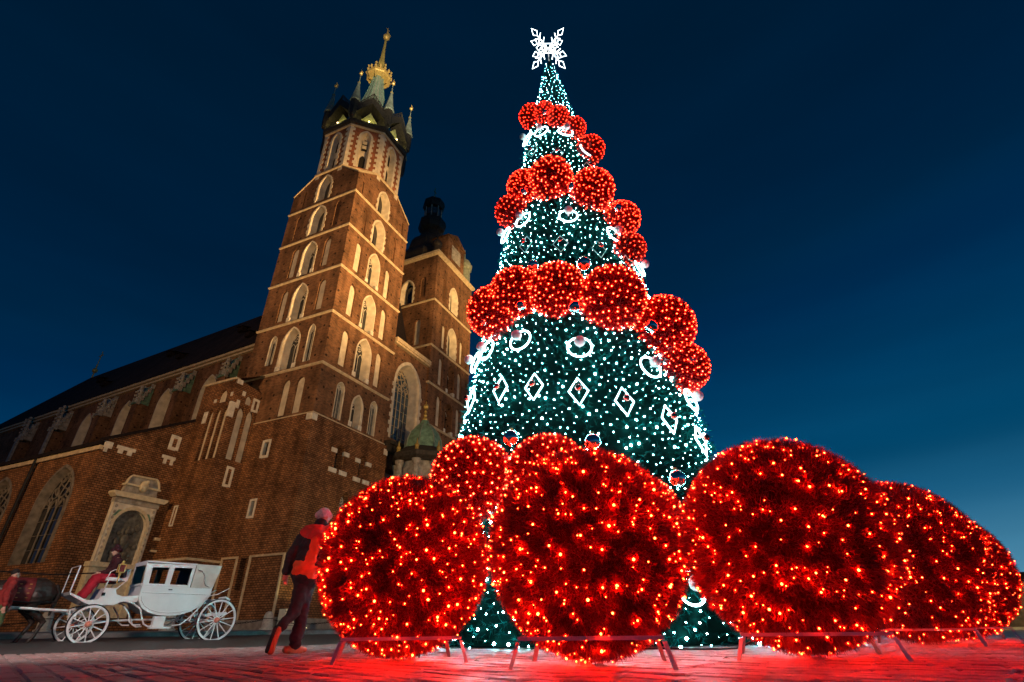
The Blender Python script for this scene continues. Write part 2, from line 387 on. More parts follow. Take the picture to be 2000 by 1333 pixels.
# ================================================================== THE CHURCH
CH = Vector((-16.152, 38.770, 0)); CA = R_(65.8)
CX = Vector((math.cos(CA), math.sin(CA), 0)); CY = Vector((-math.sin(CA), math.cos(CA), 0))
def cw(x, y, z=0.): return CH+CX*x+CY*y+Vector((0, 0, z))
GZ = .38
def string(parent, x0, x1, y0, y1, z, h=.16, out_=.11, mt='coping', name='string_course'):
    mb = MB(); o = out_
    ring = [(x0-o, y0-o), (x1+o, y0-o), (x1+o, y1+o), (x0-o, y1+o)]; inn = [(x0+.02, y0+.02), (x1-.02, y0+.02), (x1-.02, y1-.02), (x0+.02, y1-.02)]
    vs = [(x, y, z-h*.3) for x, y in ring]+[(x, y, z+h*.5) for x, y in ring]+[(x, y, z+h) for x, y in inn]+[(x, y, z-h) for x, y in inn]
    fs = []
    for i in range(4):
        j = (i+1) % 4; fs += [(i, j, 4+j, 4+i), (4+i, 4+j, 8+j, 8+i), (12+i, 12+j, j, i)]
    mb.add(vs, fs); return mb.build(name, mt, parent)

# ---- tall tower
T1 = thing('bell_tower', 'tall brick church tower with octagonal top and spiked spire left of the Christmas tree', 'church tower', CH, CA, 'towers of the church')
TW = 9.2
W = FR((0, 0, 0), (1, 0, 0), (0, -1, 0)); S = FR((0, 0, 0), (0, 1, 0), (-1, 0, 0))
E_ = FR((TW, 0, 0), (0, 1, 0), (1, 0, 0)); N_ = FR((0, TW, 0), (1, 0, 0), (0, 1, 0))
levels = [15.7, 20.3, 25.5, 30.65, 35.8, 40.45]
wo, so = [], []
def sidewin(fr, lst, uc, L, bigL=None):
    pass
# west face
big = [(4.45, 1.75, 40.6, 42.6, 43.95, True, False), (4.35, 1.75, 36.05, 38.3, 39.55, True, False), (4.4, 1.65, 31.0, 33.6, 35.0, False, True), (4.6, 1.75, 25.75, 28.4, 29.8, False, True), (4.8, 1.95, 20.6, 23.3, 24.85, False, True), (5.0, 1.35, 15.95, 17.9, 19.0, False, True)]
nic = [(1.95, .85, 31.2, 34.2, 34.75), (6.75, .85, 30.95, 34.0, 34.6), (2.05, .85, 26.1, 29.0, 29.6), (6.95, .9, 26.05, 29.0, 29.6), (2.2, .92, 20.88, 23.9, 24.5), (7.1, .9, 20.83, 23.9, 24.5)]
bl = [(1.85, .8, 36.05, 38.9, 39.5), (6.95, .8, 36.05, 38.8, 39.45), (.9, .25, 40.7, 42.4, 42.5), (8.1, .25, 40.7, 42.4, 42.5)]
tr = [(2.6, .92, 16.05, 18.8, 19.4), (7.2, .92, 16.03, 18.7, 19.3)]
for (uc, w, z0, zs, zt, tooth, sill) in big:
    wo.append((arch(uc, w, z0, zs, zt), 0)); window(W, uc, w, z0, zs, zt, T1, tooth=tooth, sill=sill, band=.2 if tooth else .15, tracery=not tooth)
for q in nic: p = arch(*q); wo.append((p, .22)); niche(W, p, .22, T1)
for q in bl: p = arch(*q); wo.append((p, .14)); niche(W, p, .14, T1, 'brick')
for q in tr: wo.append((arch(*q), 0)); window(W, *q, T1, depth=.25, band=.06, shrink=.85, glass='relief', name='blind_tracery_window')
outl = [(0, 15.7), (TW, 15.7), (TW, 43.2), (6.5, 45.3), (2.7, 45.3), (0, 43.2)]
sh = MB(); wall(sh, W, outl, wo)
big = [(4.7, 1.75, 41.0, 43.2, 44.65, True, False), (4.65, 1.8, 36.25, 38.7, 40.0, True, False), (4.65, 1.7, 31.0, 33.7, 35.1, False, True), (4.6, 1.7, 25.7, 28.4, 29.8, False, True), (4.4, 2.0, 20.5, 23.2, 24.75, False, True)]
nic = [(6.65, .85, 31.2, 34.4, 34.95), (2.4, .8, 31.35, 34.3, 34.9), (6.7, .8, 26.0, 29.1, 29.7), (1.95, .85, 26.15, 29.0, 29.6), (3.74, .9, 16.0, 18.8, 19.4), (2.1, .95, 16.0, 18.8, 19.35)]
bl = [(7.35, .7, 36.3, 39.2, 39.85), (2.0, .7, 36.3, 39.2, 39.85), (7.4, .25, 41, 43.2, 43.3)]
tr = [(2.0, .7, 20.8, 23.9, 24.55), (6.6, .75, 21.4, 23.8, 24.4)]
for (uc, w, z0, zs, zt, tooth, sill) in big:
    so.append((arch(uc, w, z0, zs, zt), 0)); window(S, uc, w, z0, zs, zt, T1, tooth=tooth, sill=sill, band=.2 if tooth else .15, tracery=not tooth)
for q in nic: p = arch(*q); so.append((p, .22)); niche(S, p, .22, T1)
for q in bl: p = arch(*q); so.append((p, .14)); niche(S, p, .14, T1, 'brick')
for q in tr: so.append((arch(*q), 0)); window(S, *q, T1, depth=.25, band=.05, shrink=.85, glass='dark_glass', name='blind_tracery_window')
wall(sh, S, outl, so); wall(sh, E_, outl, []); wall(sh, N_, outl, [])
sh.build('shaft_wall', 'brick', T1, uv=True)
for (sx, sy) in ((0, 0), (1, 0), (1, 1), (0, 1)):      # corner slopes up to the octagon
    f = lambda x, y, z: ((TW-x) if sx else x, (TW-y) if sy else y, z)
    mb = MB(); mb.add([f(0, 0, 43.2), f(2.7, 0, 45.3), f(0, 2.7, 45.3)], [(0, 1, 2)]); mb.build('corner_slope', 'brick', T1, uv=True)
    mb = MB()
    mb.tube([f(0, 0, 43.22), f(2.7, 0, 45.32)], .09, 5); mb.tube([f(0, 0, 43.22), f(0, 2.7, 45.32)], .09, 5); mb.build('coping', 'coping', T1)
for z in levels: string(T1, 0, TW, 0, TW, z)
# base
bs = MB(); e = .12
Wb = FR((-e, -e, 0), (1, 0, 0), (0, -1, 0)); Sb = FR((-e, -e, 0), (0, 1, 0), (-1, 0, 0))
ob = []
for (uc, z0) in ((3.75, 11.95), (6.75, 11.85)):
    q = (uc, 1.05, z0, z0+1.45, z0+2.05); ob.append((arch(*q), 0)); window(Wb, *q, T1, depth=.6, band=.3, tracery=False, shrink=.6, mt='brick_rough', name='arched_window')
    for sg in (-1, 1):
        block(Wb, uc+sg*.75-.32, uc+sg*.75+.32, z0+1.25, z0+1.6, T1, proud=.07); block(Wb, uc+sg*.62-.45, uc+sg*.62+.45, z0-.38, z0-.02, T1, proud=.07)
q = (5.15, 1.3, 6.6, 9.2, 10.4); ob.append((arch(*q), 0)); window(Wb, *q, T1, depth=.5, band=.35, shrink=.8, glass='relief', mt='brick_rough', name='arched_window')
wall(bs, Wb, [(0, GZ-.3), (9.9, GZ-.3), (9.9, 15.68), (0, 15.68)], ob)
ob = [([(4.1, 12.6), (4.75, 12.6), (4.75, 13.9), (4.1, 13.9)], 0), ([(4.2, 7.95), (4.65, 7.95), (4.65, 9.2), (4.2, 9.2)], 0), ([(3.75, 2.9), (4.35, 2.9), (4.35, 5.0), (3.75, 5.0)], .5)]
wall(bs, Sb, [(0, GZ-.3), (9.5, GZ-.3), (9.5, 15.68), (0, 15.68)], ob)
bs.add([(9.78, -e, 0), (9.78, 6, 0), (9.78, 6, 15.68), (9.78, -e, 15.68)], [(0, 1, 2, 3)])
bs.build('base_wall', 'brick_rough', T1, uv=True)
slit(Sb, 4.42, .5, 12.7, 13.8, T1); slit(Sb, 4.42, .4, 8.0, 9.1, T1, .18)
panel(Sb, [(3.75, 2.9), (4.35, 2.9), (4.35, 5.0), (3.75, 5.0)], .49, 'doorway', 'void', T1)
for (u0, u1) in ((.0, 3.4), (4.6, 6.3)):
    mb = MB()
    for q in ((u0, u1, 5.0, 5.14), (u0, u0+.14, 1.0, 5.0), (u1-.14, u1, 1.0, 5.0)):
        mb.prism([(q[0], q[2]), (q[1], q[2]), (q[1], q[3]), (q[0], q[3])], lambda u, z: Sb.P(u, z, -.1), lambda u, z: Sb.P(u, z, .05))
    mb.build('plinth_moulding', 'coping', T1)
block(Wb, -.06, .5, 15.1, 15.62, T1, proud=.08, name='corner_stone'); block(Sb, .05, .55, 15.1, 15.62, T1, proud=.09, name='corner_stone'); block(Wb, 9.4, 9.93, 14.75, 15.3, T1, name='corner_stone')
mb = MB(); mb.prism([(0, GZ-.3), (9.9, GZ-.3), (9.9, 1.0), (0, 1.15)], lambda u, z: Wb.P(u, z, -.14), lambda u, z: Wb.P(u, z, .1)); mb.prism([(-.1, GZ-.3), (6.4, GZ-.3), (6.4, 1.0), (-.1, 1.0)], lambda u, z: Sb.P(u, z, -.13), lambda u, z: Sb.P(u, z, .1)); mb.build('plinth', 'kerb_stone', T1)
# octagon
c = TW/2; ap = TW/2; hw = 1.905
def octframe(i, inset=0.):
    a = -math.pi/2-i*math.pi/4; n = Vector((math.cos(a), math.sin(a), 0)); t = Vector((-n.y, n.x, 0))
    return FR(Vector((c, c, 0))+n*(ap-inset)-t*hw, t, n)
oc = MB()
for i in range(8):
    fr = octframe(i, .03); q = (hw, 1.15, 45.75, 50.6, 51.6)
    wall(oc, fr, [(0, 44.6), (2*hw, 44.6), (2*hw, 52.5), (0, 52.5)], [(arch(*q), 0)] if i in (0, 1, 2, 3, 7) else [])
    if i in (0, 1, 2, 3, 7):
        wdw = window(fr, *q, T1, depth=.55, band=.26, tooth=True, tracery=False, shrink=.66, mt='plaster', glass='plaster', name='octagon_window')
        for (za, zb, zc) in ((46.0, 47.6, 48.2), (49.0, 50.3, 50.9)):
            panel(fr, arch(hw, .62, za, zb, zc, 4), .50, 'pane', 'void', wdw)
        if i == 1:
            for zz in (49.35, 50.1):
                panel(fr, [(hw-.27, zz), (hw+.27, zz), (hw+.27, zz+.55), (hw-.27, zz+.55)], .46, 'pale_board', 'marble', wdw)  # cream boards set just before the dark inner opening
    for sd in (0, 1):
        mb = MB(); z = 44.75; k = 0
        while z < 52.3:
            wq = .34 if k % 2 else .58; z1 = min(z+.42, 52.4); u0, u1 = (0, wq) if not sd else (2*hw-wq, 2*hw)
            mb.prism([(u0, z), (u1, z), (u1, z1), (u0, z1)], lambda u, zz: fr.P(u, zz, -.035), lambda u, zz: fr.P(u, zz, .05)); z = z1; k += 1
        mb.build('quoin_strip', 'plaster', T1)
oc.build('octagon_wall', 'brick_red', T1, uv=True)
mb = MB(); mb.lathe([(4.98, 45.2), (5.12, 45.3), (5.12, 45.45), (4.9, 45.6)], 8, (c, c), rot=math.pi/8); mb.build('octagon_string_course', 'coping', T1)
mb = MB(); mb.lathe([(4.95, 52.2), (5.35, 52.45), (5.45, 52.75), (5.45, 52.95), (4.5, 53.0)], 8, (c, c), rot=math.pi/8); mb.build('cornice', 'lead', T1)
mb = MB(); mb.lathe([(5.02, 52.05), (5.12, 52.12), (5.12, 52.3), (4.95, 52.3)], 8, (c, c), rot=math.pi/8); mb.build('cornice_band', 'coping', T1)
# gallery of eight gables with a balustrade
for i in range(8):
    fr = octframe(i, .0)
    tri = [(.55, 53.0), (2*hw-.55, 53.0), (hw, 55.3)]
    g = MB(); g.prism(tri, lambda u, z: fr.P(u, z, .15), lambda u, z: fr.P(u, z, .5)); g = g.build('gable', 'tympanum' if i in (0, 1, 2, 7, 3) else 'lead', T1)
    mb = MB()
    for sg in (-1, 1):
        a = Vector((hw+sg*2.3, 53.2)); b2 = Vector((hw, 56.2))
        d = (b2-a).normalized(); nn = Vector((-d.y, d.x)) if sg < 0 else Vector((d.y, -d.x))
        q = [a, b2, b2+Vector((0, 1.15)), a+Vector((0, 1.3))]
        mb.prism([tuple(p) for p in q], lambda u, z: fr.P(u, z, -.62), lambda u, z: fr.P(u, z, 1.1))
    mb.build('gable_roof', 'lead', g)
    mb = MB()
    for sg in (-1, 1):
        a = Vector((hw+sg*2.2, 53.95)); b2 = Vector((hw, 57.4))
        for k in range(8):
            p = a.lerp(b2, k/7); mb.tube([fr.P(p.x, p.y, -.5), fr.P(p.x, p.y+.75, -.5)], .05, 4)
        mb.tube([fr.P(a.x, a.y+.75, -.5), fr.P(b2.x, b2.y+.75, -.5)], .07, 4); mb.tube([fr.P(a.x, a.y+.4, -.5), fr.P(b2.x, b2.y+.4, -.5)], .05, 4)
    mb.build('balustrade', 'lead', g)
    if i in (0, 1, 2):
        lm = MB(); p = fr.P(hw, 53.15, -.35); lm.ellipsoid(p, .09, 8, 6); lm.build('gallery_lamp', 'lamp_glow', T1); point('gallery_lamp_light', p+fr.n*.25+Vector((0, 0, .2)), 42, (1, .85, .25), .08, T1)
    # corner turret
    a = -math.pi/2-math.pi/8-i*math.pi/4; rr = 5.25; cx, cy = c+rr*math.cos(a), c+rr*math.sin(a)
    tp = MB(); tp.lathe([(.2, 53.0), (.5, 53.6), (.55, 54.2), (.55, 56.0)], 8, (cx, cy)); tp.build('turret_drum', 'lead', T1)
    tp = MB(); tp.lathe([(.50, 55.95), (.66, 56.1), (.62, 56.35), (.34, 58.0), (.13, 59.6), (.06, 60.2), (.045, 61.4)], 8, (cx, cy)); t = tp.build('corner_turret', 'pale_copper', T1)
    for (rad, z) in ((.12, 59.7),): q = MB(); q.lathe([(.05, z-.05), (.2, z), (.05, z+.08)], 8, (cx, cy)); q.build('turret_ring', 'old_gold', t)
    q = MB(); q.ellipsoid((cx, cy, 61.5), .24, 10, 6); q.tube([(cx, cy, 61.6), (cx, cy, 62.3)], .035, 5); q.box(cx-.02, cx+.3, cy-.02, cy+.02, 62.0, 62.2); q.build('turret_finial', 'gold', t)
    q = MB(); q.box(-.05, .05, -.05, .05, 0, 0)
mb = MB()
prof = [(3.2, 55.6), (2.95, 56.5), (2.45, 58.5), (2.0, 60.5), (1.6, 62.5), (1.22, 64.5), (.92, 66.5), (.7, 68.5), (.55, 70.4)]
sp = MB(); sp.lathe(prof, 8, (c, c), rot=math.pi/8); SP = sp.build('spire', 'pale_copper', T1)
mb = MB()
for j in range(16):
    a = math.pi/8*j; mb.tube([(c+r*.985*math.cos(a)*(1 if j % 2 else .925), c+r*.985*math.sin(a)*(1 if j % 2 else .925), z) for r, z in prof], .06, 4)
mb.build('spire_rib', 'copper', SP)
cw_ = MB(); cw_.lathe([(1.55, 68.2), (1.72, 68.3), (1.75, 68.75), (1.6, 68.8), (1.5, 68.5)], 8, (c, c), rot=math.pi/8)
for j in range(8):
    a = math.pi/4*j+math.pi/8; a2 = a+math.pi/8
    for (aa, h) in ((a, 1.0), (a2, .6)):
        x, y = c+1.68*math.cos(aa), c+1.68*math.sin(aa); cw_.lathe([(.05, 68.7), (.2, 68.95), (.1, 68.7+h*.7), (.17, 68.7+h), (.02, 68.85+h)], 6, (x, y))
    cw_.tube([(c+.6*math.cos(a), c+.6*math.sin(a), 67.6), (c+1.2*math.cos(a), c+1.2*math.sin(a), 67.5), (c+1.62*math.cos(a), c+1.62*math.sin(a), 68.4)], .06, 5)
cw_.build('gilded_crown', 'gold', SP)
mb = MB(); mb.lathe([(.75, 69.9), (.62, 70.9), (.5, 71.3), (.55, 71.7), (.34, 73), (.2, 75.5), (.13, 78.2)], 8, (c, c)); mb.build('needle', 'old_gold', SP)
mb = MB(); mb.ellipsoid((c, c, 78.5), .5, 14, 8); mb.tube([(c, c, 78.9), (c, c, 80.9)], .06, 5); mb.box(c-.03, c+.75, c-.03, c+.03, 79.6, 80.2); mb.tube([(c-.3, c, 80.6), (c+.3, c, 80.6)], .05, 4); mb.build('orb_and_vane', 'gold', SP)

# ---- short tower
X2 = 15.9
T2 = thing('bell_tower', 'shorter brick church tower with dark onion helmet, half hidden behind the Christmas tree', 'church tower', cw(X2, 0), CA, 'towers of the church')
TW2 = 9.3; w2 = MB(); opw = []; ops = []
W2 = FR((0, 0, 0), (1, 0, 0), (0, -1, 0)); S2 = FR((0, 0, 0), (0, 1, 0), (-1, 0, 0))
for (q, tooth, tr_) in (((4.5, 1.75, 36.9, 39.4, 40.75), True, False), ((4.6, 1.85, 30.25, 33.0, 34.35), True, False), ((4.75, 1.65, 25.3, 27.9, 29.2), False, True), ((4.75, 1.65, 20.25, 23.0, 24.15), False, True)):
    opw.append((arch(*q), 0)); window(W2, *q, T2, tooth=tooth, band=.2, tracery=tr_, sill=tr_, mt='plaster' if tooth else 'brick')
for q in ((2.6, .8, 30.6, 33.5, 34.0), (7.05, .8, 30.45, 33.3, 33.85), (2.4, .9, 25.58, 28.6, 29.2), (6.9, .95, 25.45, 28.5, 29.1), (2.45, .9, 20.5, 23.6, 24.25), (6.9, .9, 20.6, 23.6, 24.2)):
    p = arch(*q); opw.append((p, .22)); niche(W2, p, .22, T2)
for q in ((2.0, .6, 37.3, 40.2, 40.75), (7.5, .6, 37.2, 40.0, 40.6)): p = arch(*q); opw.append((p, .14)); niche(W2, p, .14, T2, 'brick')
q = (4.4, 1.85, 36.85, 39.2, 40.5); ops.append((arch(*q), 0)); window(S2, *q, T2, tooth=True, band=.2, tracery=False)
p = arch(1.9, .8, 37.3, 39.9, 40.5); ops.append((p, .14)); niche(S2, p, .14, T2, 'brick')
p = arch(2.25, .85, 30.4, 33.5, 34.1); ops.append((p, .22)); niche(S2, p, .22, T2)
rect = [(0, GZ-.3), (TW2, GZ-.3), (TW2, 43.9), (0, 43.9)]
wall(w2, W2, rect, opw); wall(w2, S2, rect, ops); wall(w2, FR((TW2, 0, 0), (0, 1, 0), (1, 0, 0)), rect, []); wall(w2, FR((0, TW2, 0), (1, 0, 0), (0, 1, 0)), rect, [])
w2.build('shaft_wall', 'brick', T2, uv=True)
for z in (20.15, 25.1, 30.0, 36.5): string(T2, 0, TW2, 0, TW2, z)
string(T2, 0, TW2, 0, TW2, 43.9, .4, .35, 'coping', 'cornice')
c2 = TW2/2
mb = MB(); mb.box(.1, TW2-.1, .1, TW2-.1, 44.2, 44.45); mb.lathe([(4.5, 44.3), (4.35, 46.2), (4.1, 46.8), (3.6, 47.6), (3.2, 49.4), (2.75, 50.2), (2.0, 51.0), (1.45, 52.0), (1.25, 52.6)], 8, (c2, c2), rot=math.pi/8); H2 = mb.build('helmet', 'lead', T2)
mb = MB(); mb.lathe([(1.2, 52.4), (1.9, 52.9), (2.15, 53.7), (2.0, 54.6), (1.3, 55.2), (1.15, 55.4), (1.15, 57.2), (1.5, 57.3), (1.75, 57.9), (1.6, 58.7), (.9, 59.3), (.15, 59.7)], 8, (c2, c2), rot=math.pi/8); L2 = mb.build('lantern', 'lead', T2)
for j in range(8):
    a = -math.pi/2-j*math.pi/4; n = Vector((math.cos(a), math.sin(a), 0)); t = Vector((-n.y, n.x, 0)); fr = FR(Vector((c2, c2, 0))+n*1.1-t*.5, t, n)
    panel(fr, [(.2, 55.8), (.8, 55.8), (.8, 56.9), (.2, 56.9)], -.03, 'lantern_pane', 'blue_glass', L2)
    mb = MB(); mb.tube([(c2+1.3*math.cos(a+.39), c2+1.3*math.sin(a+.39), 52.6), (c2+1.3*math.cos(a+.39), c2+1.3*math.sin(a+.39), 57.3)], .1, 5); mb.build('lantern_column', 'old_stone', L2)
mb = MB(); mb.ellipsoid((c2, c2, 59.9), .25, 10, 6); mb.tube([(c2, c2, 59.7), (c2, c2, 62.0)], .06, 5); mb.box(c2-.35, c2+.35, c2-.04, c2+.04, 61.1, 61.2); mb.build('cross', 'old_gold', T2)
at = MB(); at.box(2.2, 6.6, -.05, 2.5, 44.5, 48.6); at.prism([(1.9, 48.6), (6.9, 48.6), (4.4, 50.0)], lambda u, z: Vector((u, -.2, z)), lambda u, z: Vector((u, 2.6, z))); A2 = at.build('attic_dormer', 'brick', T2, uv=True)
panel(W2, [(3.2, 45.2), (5.6, 45.2), (5.6, 47.6), (3.2, 47.6)], -.08, 'shutter', 'old_stone', A2)
for (x, y) in ((TW2-.9, .9), (.9, TW2-.9), (TW2-.9, TW2-.9), (.9, .9)):
    k = .62 if (x, y) == (.9, .9) else 1.0
    mb = MB(); mb.lathe([(.9*k, 44.4), (.9*k, 46.8*1 if k == 1 else 45.8), (1.15*k, 47.0 if k == 1 else 46), (1.2*k, 47.6 if k == 1 else 46.3), (.8*k, 48.5 if k == 1 else 46.8), (.15, 48.9 if k == 1 else 47.1), (.06, 50.8 if k == 1 else 48.3)], 10, (x, y)); mb.build('corner_turret', 'pale_copper' if k == 1 else 'lead', T2)

# ---- west front between the towers
FX0, FX1 = 9.3, 15.9
F = thing('church_facade', 'brick wall with tall traceried window between the two church towers', 'church facade', cw(FX0, 0), CA)
Fw = FR((-FX0, .25, 0), (1, 0, 0), (0, -1, 0))
q = (12.55, 4.3, 16.8, 23.0, 25.6); mb = MB()
wall(mb, Fw, [(FX0-.1, GZ-.3), (FX1+.1, GZ-.3), (FX1+.1, 27.1), (FX0-.1, 27.1)], [(arch(*q), 0), ([(10.0, GZ-.2), (15.1, GZ-.2), (15.1, 13.8), (10.0, 13.8)], 1.2)])
mb.build('wall', 'brick', F, uv=True)
window(Fw, *q, F, depth=1.1, band=.32, tooth=True, mull=4, glass='blue_glass', shrink=.8, name='great_window')
panel(Fw, [(10.0, GZ-.2), (15.1, GZ-.2), (15.1, 13.8), (10.0, 13.8)], 1.19, 'door_recess', 'old_stone', F)
mb = MB(); mb.box(.02, 6.58, -.25, .5, 27.1, 27.55); mb.box(.02, 6.58, -.12, .4, 26.9, 27.1); mb.build('cornice', 'coping', F)
mb = MB(); mb.prism([(.0, 27.6), (6.6, 27.6), (3.3, 34.6)], lambda u, z: Vector((u, 2.6, z)), lambda u, z: Vector((u, 9.0, z))); mb.build('gable_roof', 'slate', F)
mb = MB(); mb.box(.3, 1.1, 1.7, 2.5, 27.6, 30.2); mb.prism([(.2, 30.2), (1.2, 30.2), (.7, 31.6)], lambda u, z: Vector((u, 1.6, z)), lambda u, z: Vector((u, 2.6, z))); mb.build('dormer', 'plaster', F)
mb = MB(); mb.box(.3, 6.2, -.55, .2, 15.9, 16.25); mb.box(.35, 6.1, -.35, .2, 15.2, 15.9); mb.build('window_ledge', 'lead', F)

# ---- porch
PX, PY = 12.5, -2.3
P = thing('church_porch', 'octagonal porch with green copper dome and gilt finial below the great window', 'porch', cw(PX, PY, GZ), CA)
z0 = -GZ
mb = MB(); mb.lathe([(2.75, 14.2+z0), (3.0, 14.5+z0), (3.05, 14.9+z0), (2.75, 15.1+z0), (2.3, 15.4+z0), (1.95, 15.7+z0)], 8, rot=math.pi/8); mb.build('entablature', 'lead', P)
mb = MB(); mb.lathe([(1.95, 15.6+z0), (1.85, 16.1+z0), (1.75, 16.7+z0), (1.45, 17.4+z0), (.95, 18.0+z0), (.55, 18.35+z0), (.35, 18.8+z0)], 8, rot=math.pi/8); D = mb.build('dome', 'copper', P)
mb = MB()
for j in range(8):
    a = math.pi/8+j*math.pi/4; mb.tube([((r)*math.cos(a), (r)*math.sin(a), z+z0) for r, z in ((1.97, 15.6), (1.87, 16.1), (1.77, 16.7), (1.47, 17.4), (.97, 18.0), (.56, 18.4))], .05, 4)
mb.build('dome_rib', 'pale_copper', D)
mb = MB()
for (r, z) in ((.28, 18.9), (.2, 19.35), (.16, 19.75), (.3, 20.3)): mb.ellipsoid((0, 0, z+z0), r, 10, 6)
mb.tube([(0, 0, 18.7+z0), (0, 0, 20.9+z0)], .05, 5); mb.build('finial', 'old_gold', P)
for j in range(8):
    a = math.pi/8+j*math.pi/4; x, y = 2.45*math.cos(a), 2.45*math.sin(a)
    mb = MB(); mb.lathe([(.42, 0), (.42, 1.4), (.3, 1.5), (.3, 12.4), (.26, 13.2), (.42, 13.6), (.45, 14.2+z0)], 10, (x, y)); mb.build('column', 'old_stone', P)
    mb = MB(); mb.ellipsoid((2.7*math.cos(a), 2.7*math.sin(a), 15.4+z0), .22, 8, 6); mb.tube([(2.7*math.cos(a), 2.7*math.sin(a), 15.0+z0), (2.7*math.cos(a), 2.7*math.sin(a), 16.1+z0)], [.2, .03], 6); mb.build('urn', 'old_gold', P)
mb = MB(); mb.lathe([(2.1, 0), (2.1, 14.2+z0)], 8, rot=math.pi/8); mb.build('inner_wall', 'old_stone', P)
for j in range(8):
    a = j*math.pi/4; n = Vector((math.cos(a), math.sin(a), 0)); t = Vector((-n.y, n.x, 0)); fr = FR(n*1.94-t*.8, t, n); panel(fr, arch(.8, 1.1, .2, 10.2, 11.2, 5), -.03, 'porch_window', 'void', P)

# ---- stair turret on the left side of the tall tower
ST = thing('stair_turret', 'brick stair turret with tall blind lancets in the corner of the tall tower', 'turret', cw(-2.6, 6.5), CA)
Sw = FR((0, 0, 0), (1, 0, 0), (0, -1, 0)); Ss = FR((0, 0, 0), (0, 1, 0), (-1, 0, 0))
mb = MB(); o1 = []; o2 = []
for uc in (.72+.02, 1.72, ): 
    p = arch(2.6-uc+.35 if False else (1.15 if uc < 1 else 2.05), .72, 12.3, 16.1, 16.75); o1.append((p, .28)); niche(Sw, p, .28, ST)
p = arch(1.55, .62, 17.1, 17.5, 17.9); o1.append((p, .2)); niche(Sw, p, .2, ST)
for uc in (.52, 1.35, 2.2): p = arch(uc, .62, 12.2, 16.0, 16.6); o2.append((p, .28)); niche(Ss, p, .28, ST)
p = arch(1.3, .95, 17.0, 17.5, 18.2); o2.append((p, .2)); niche(Ss, p, .2, ST)
wall(mb, Sw, [(0, GZ-.3), (2.6, GZ-.3), (2.6, 18.6), (0, 18.95)], o1); wall(mb, Ss, [(0, GZ-.3), (3.95, GZ-.3), (3.95, 18.95), (0, 18.95)], o2)
mb.add([(0, 0, 18.95), (0, 3.95, 18.95), (2.7, 3.95, 20.4), (2.7, 0, 20.4)], [(0, 1, 2, 3)]); mb.build('wall', 'brick_rough', ST, uv=True)
mb = MB(); mb.box(-.12, .3, .1, 3.95, 18.9, 19.1); mb.build('coping', 'coping', ST)
for (fr, a) in ((Sw, (0.0, .55, 18.55, 18.95)), (Sw, (.75, 1.05, 17.7, 18.1)), (Sw, (0, .42, 15.6, 16.9)), (Sw, (.42, .72, 16.5, 17.2)), (Ss, (0, .22, 15.6, 16.9)), (Ss, (.1, .35, 17.4, 17.75)), (Ss, (2.55, 3.0, 15.4, 16.4)), (Ss, (1.9, 2.2, 17.1, 17.4))): block(fr, *a, ST)
slit(Sw, 2.25, .26, 16.9, 17.7, ST, .2); slit(Sw, 1.45, .3, 10.4, 11.6, ST, .2); slit(Ss, 3.0, .2, 7.4, 8.7, ST, .12)
mb = MB(); mb.box(-.25, 2.6, -.22, 3.9, 4.5, 4.75); mb.box(-.15, 2.6, -.12, 3.9, GZ-.3, 4.5); mb.build('turret_plinth', 'brick_rough', ST, uv=True)
mb = MB(); mb.box(-.33, 2.6, -.3, 3.85, 4.76, 4.92); mb.build('plinth_moulding', 'coping', ST)

# ---- side chapels with the wall monument
CP = thing('side_chapel', 'low brick side chapel with big arched windows left of the tall tower', 'chapel', cw(-8.5, 10.5), CA)
Cw = FR((0, 0, 0), (1, 0, 0), (0, -1, 0)); Cs = FR((0, 0, 0), (0, 1, 0), (-1, 0, 0))
mb = MB(); wall(mb, Cw, [(0, GZ-.3), (8.5, GZ-.3), (8.5, 17.2), (0, 12.4)], []); 
oo = []
for yc in (3.75, 11.65, 20.0):
    q = (yc, 3.9, 4.4, 8.4, 10.9); oo.append((arch(*q), 0)); window(Cs, *q, CP, depth=.5, band=.2, mull=3, shrink=.9, glass='dark_glass', mt='dark_stone', name='great_window')
wall(mb, Cs, [(0, GZ-.3), (60, GZ-.3), (60, 12.0), (0, 12.0)], oo); mb.build('wall', 'brick_rough', CP, uv=True)
mb = MB(); mb.add([(-.35, .02, 12.2), (-.35, 60, 12.2), (14.5, 60, 15.6), (14.5, .02, 15.6)], [(0, 1, 2, 3)]); mb.box(-.35, .1, .02, 60, 12.02, 12.3); mb.build('lean_to_roof', 'slate', CP)
mb = MB(); mb.box(-.22, .1, .0, 60, 11.7, 12.0); mb.build('cornice', 'coping', CP)
mb = MB(); d = Vector((8.5, 0, 4.8)).normalized(); mb.prism([(-.2, 12.3), (8.5, 17.2), (8.5, 17.45), (-.2, 12.55)], lambda u, z: Vector((u, -.15, z)), lambda u, z: Vector((u, .4, z))); mb.build('rake_coping', 'slate', CP)
mb = MB(); mb.tube([(-.25, 7.85, 12.0), (-.25, 7.85, .6)], .11, 8); mb.build('drainpipe', 'iron', CP)
for a in ((0, .55, 11.9, 12.35), (.06, .3, 11.6, 11.9), (.85, 2.2, 12.05, 12.3), (1.0, 1.35, 11.75, 12.05), (1.65, 2.0, 11.75, 12.05), (4.2, 5.3, 12.25, 12.5), (4.4, 4.65, 11.85, 12.25), (4.95, 5.2, 11.85, 12.25)): block(Cw, *a, CP)
slit(Cw, 4.85, .35, 13.25, 13.95, CP, .25)
for (za, zb) in ((4.5, 4.65), (5.3, 5.5)): block(Cw, 5.95-.45, 5.95+.45 - .0, za+1.0, zb+1.0, CP, 'coping', .3, 'bracket')

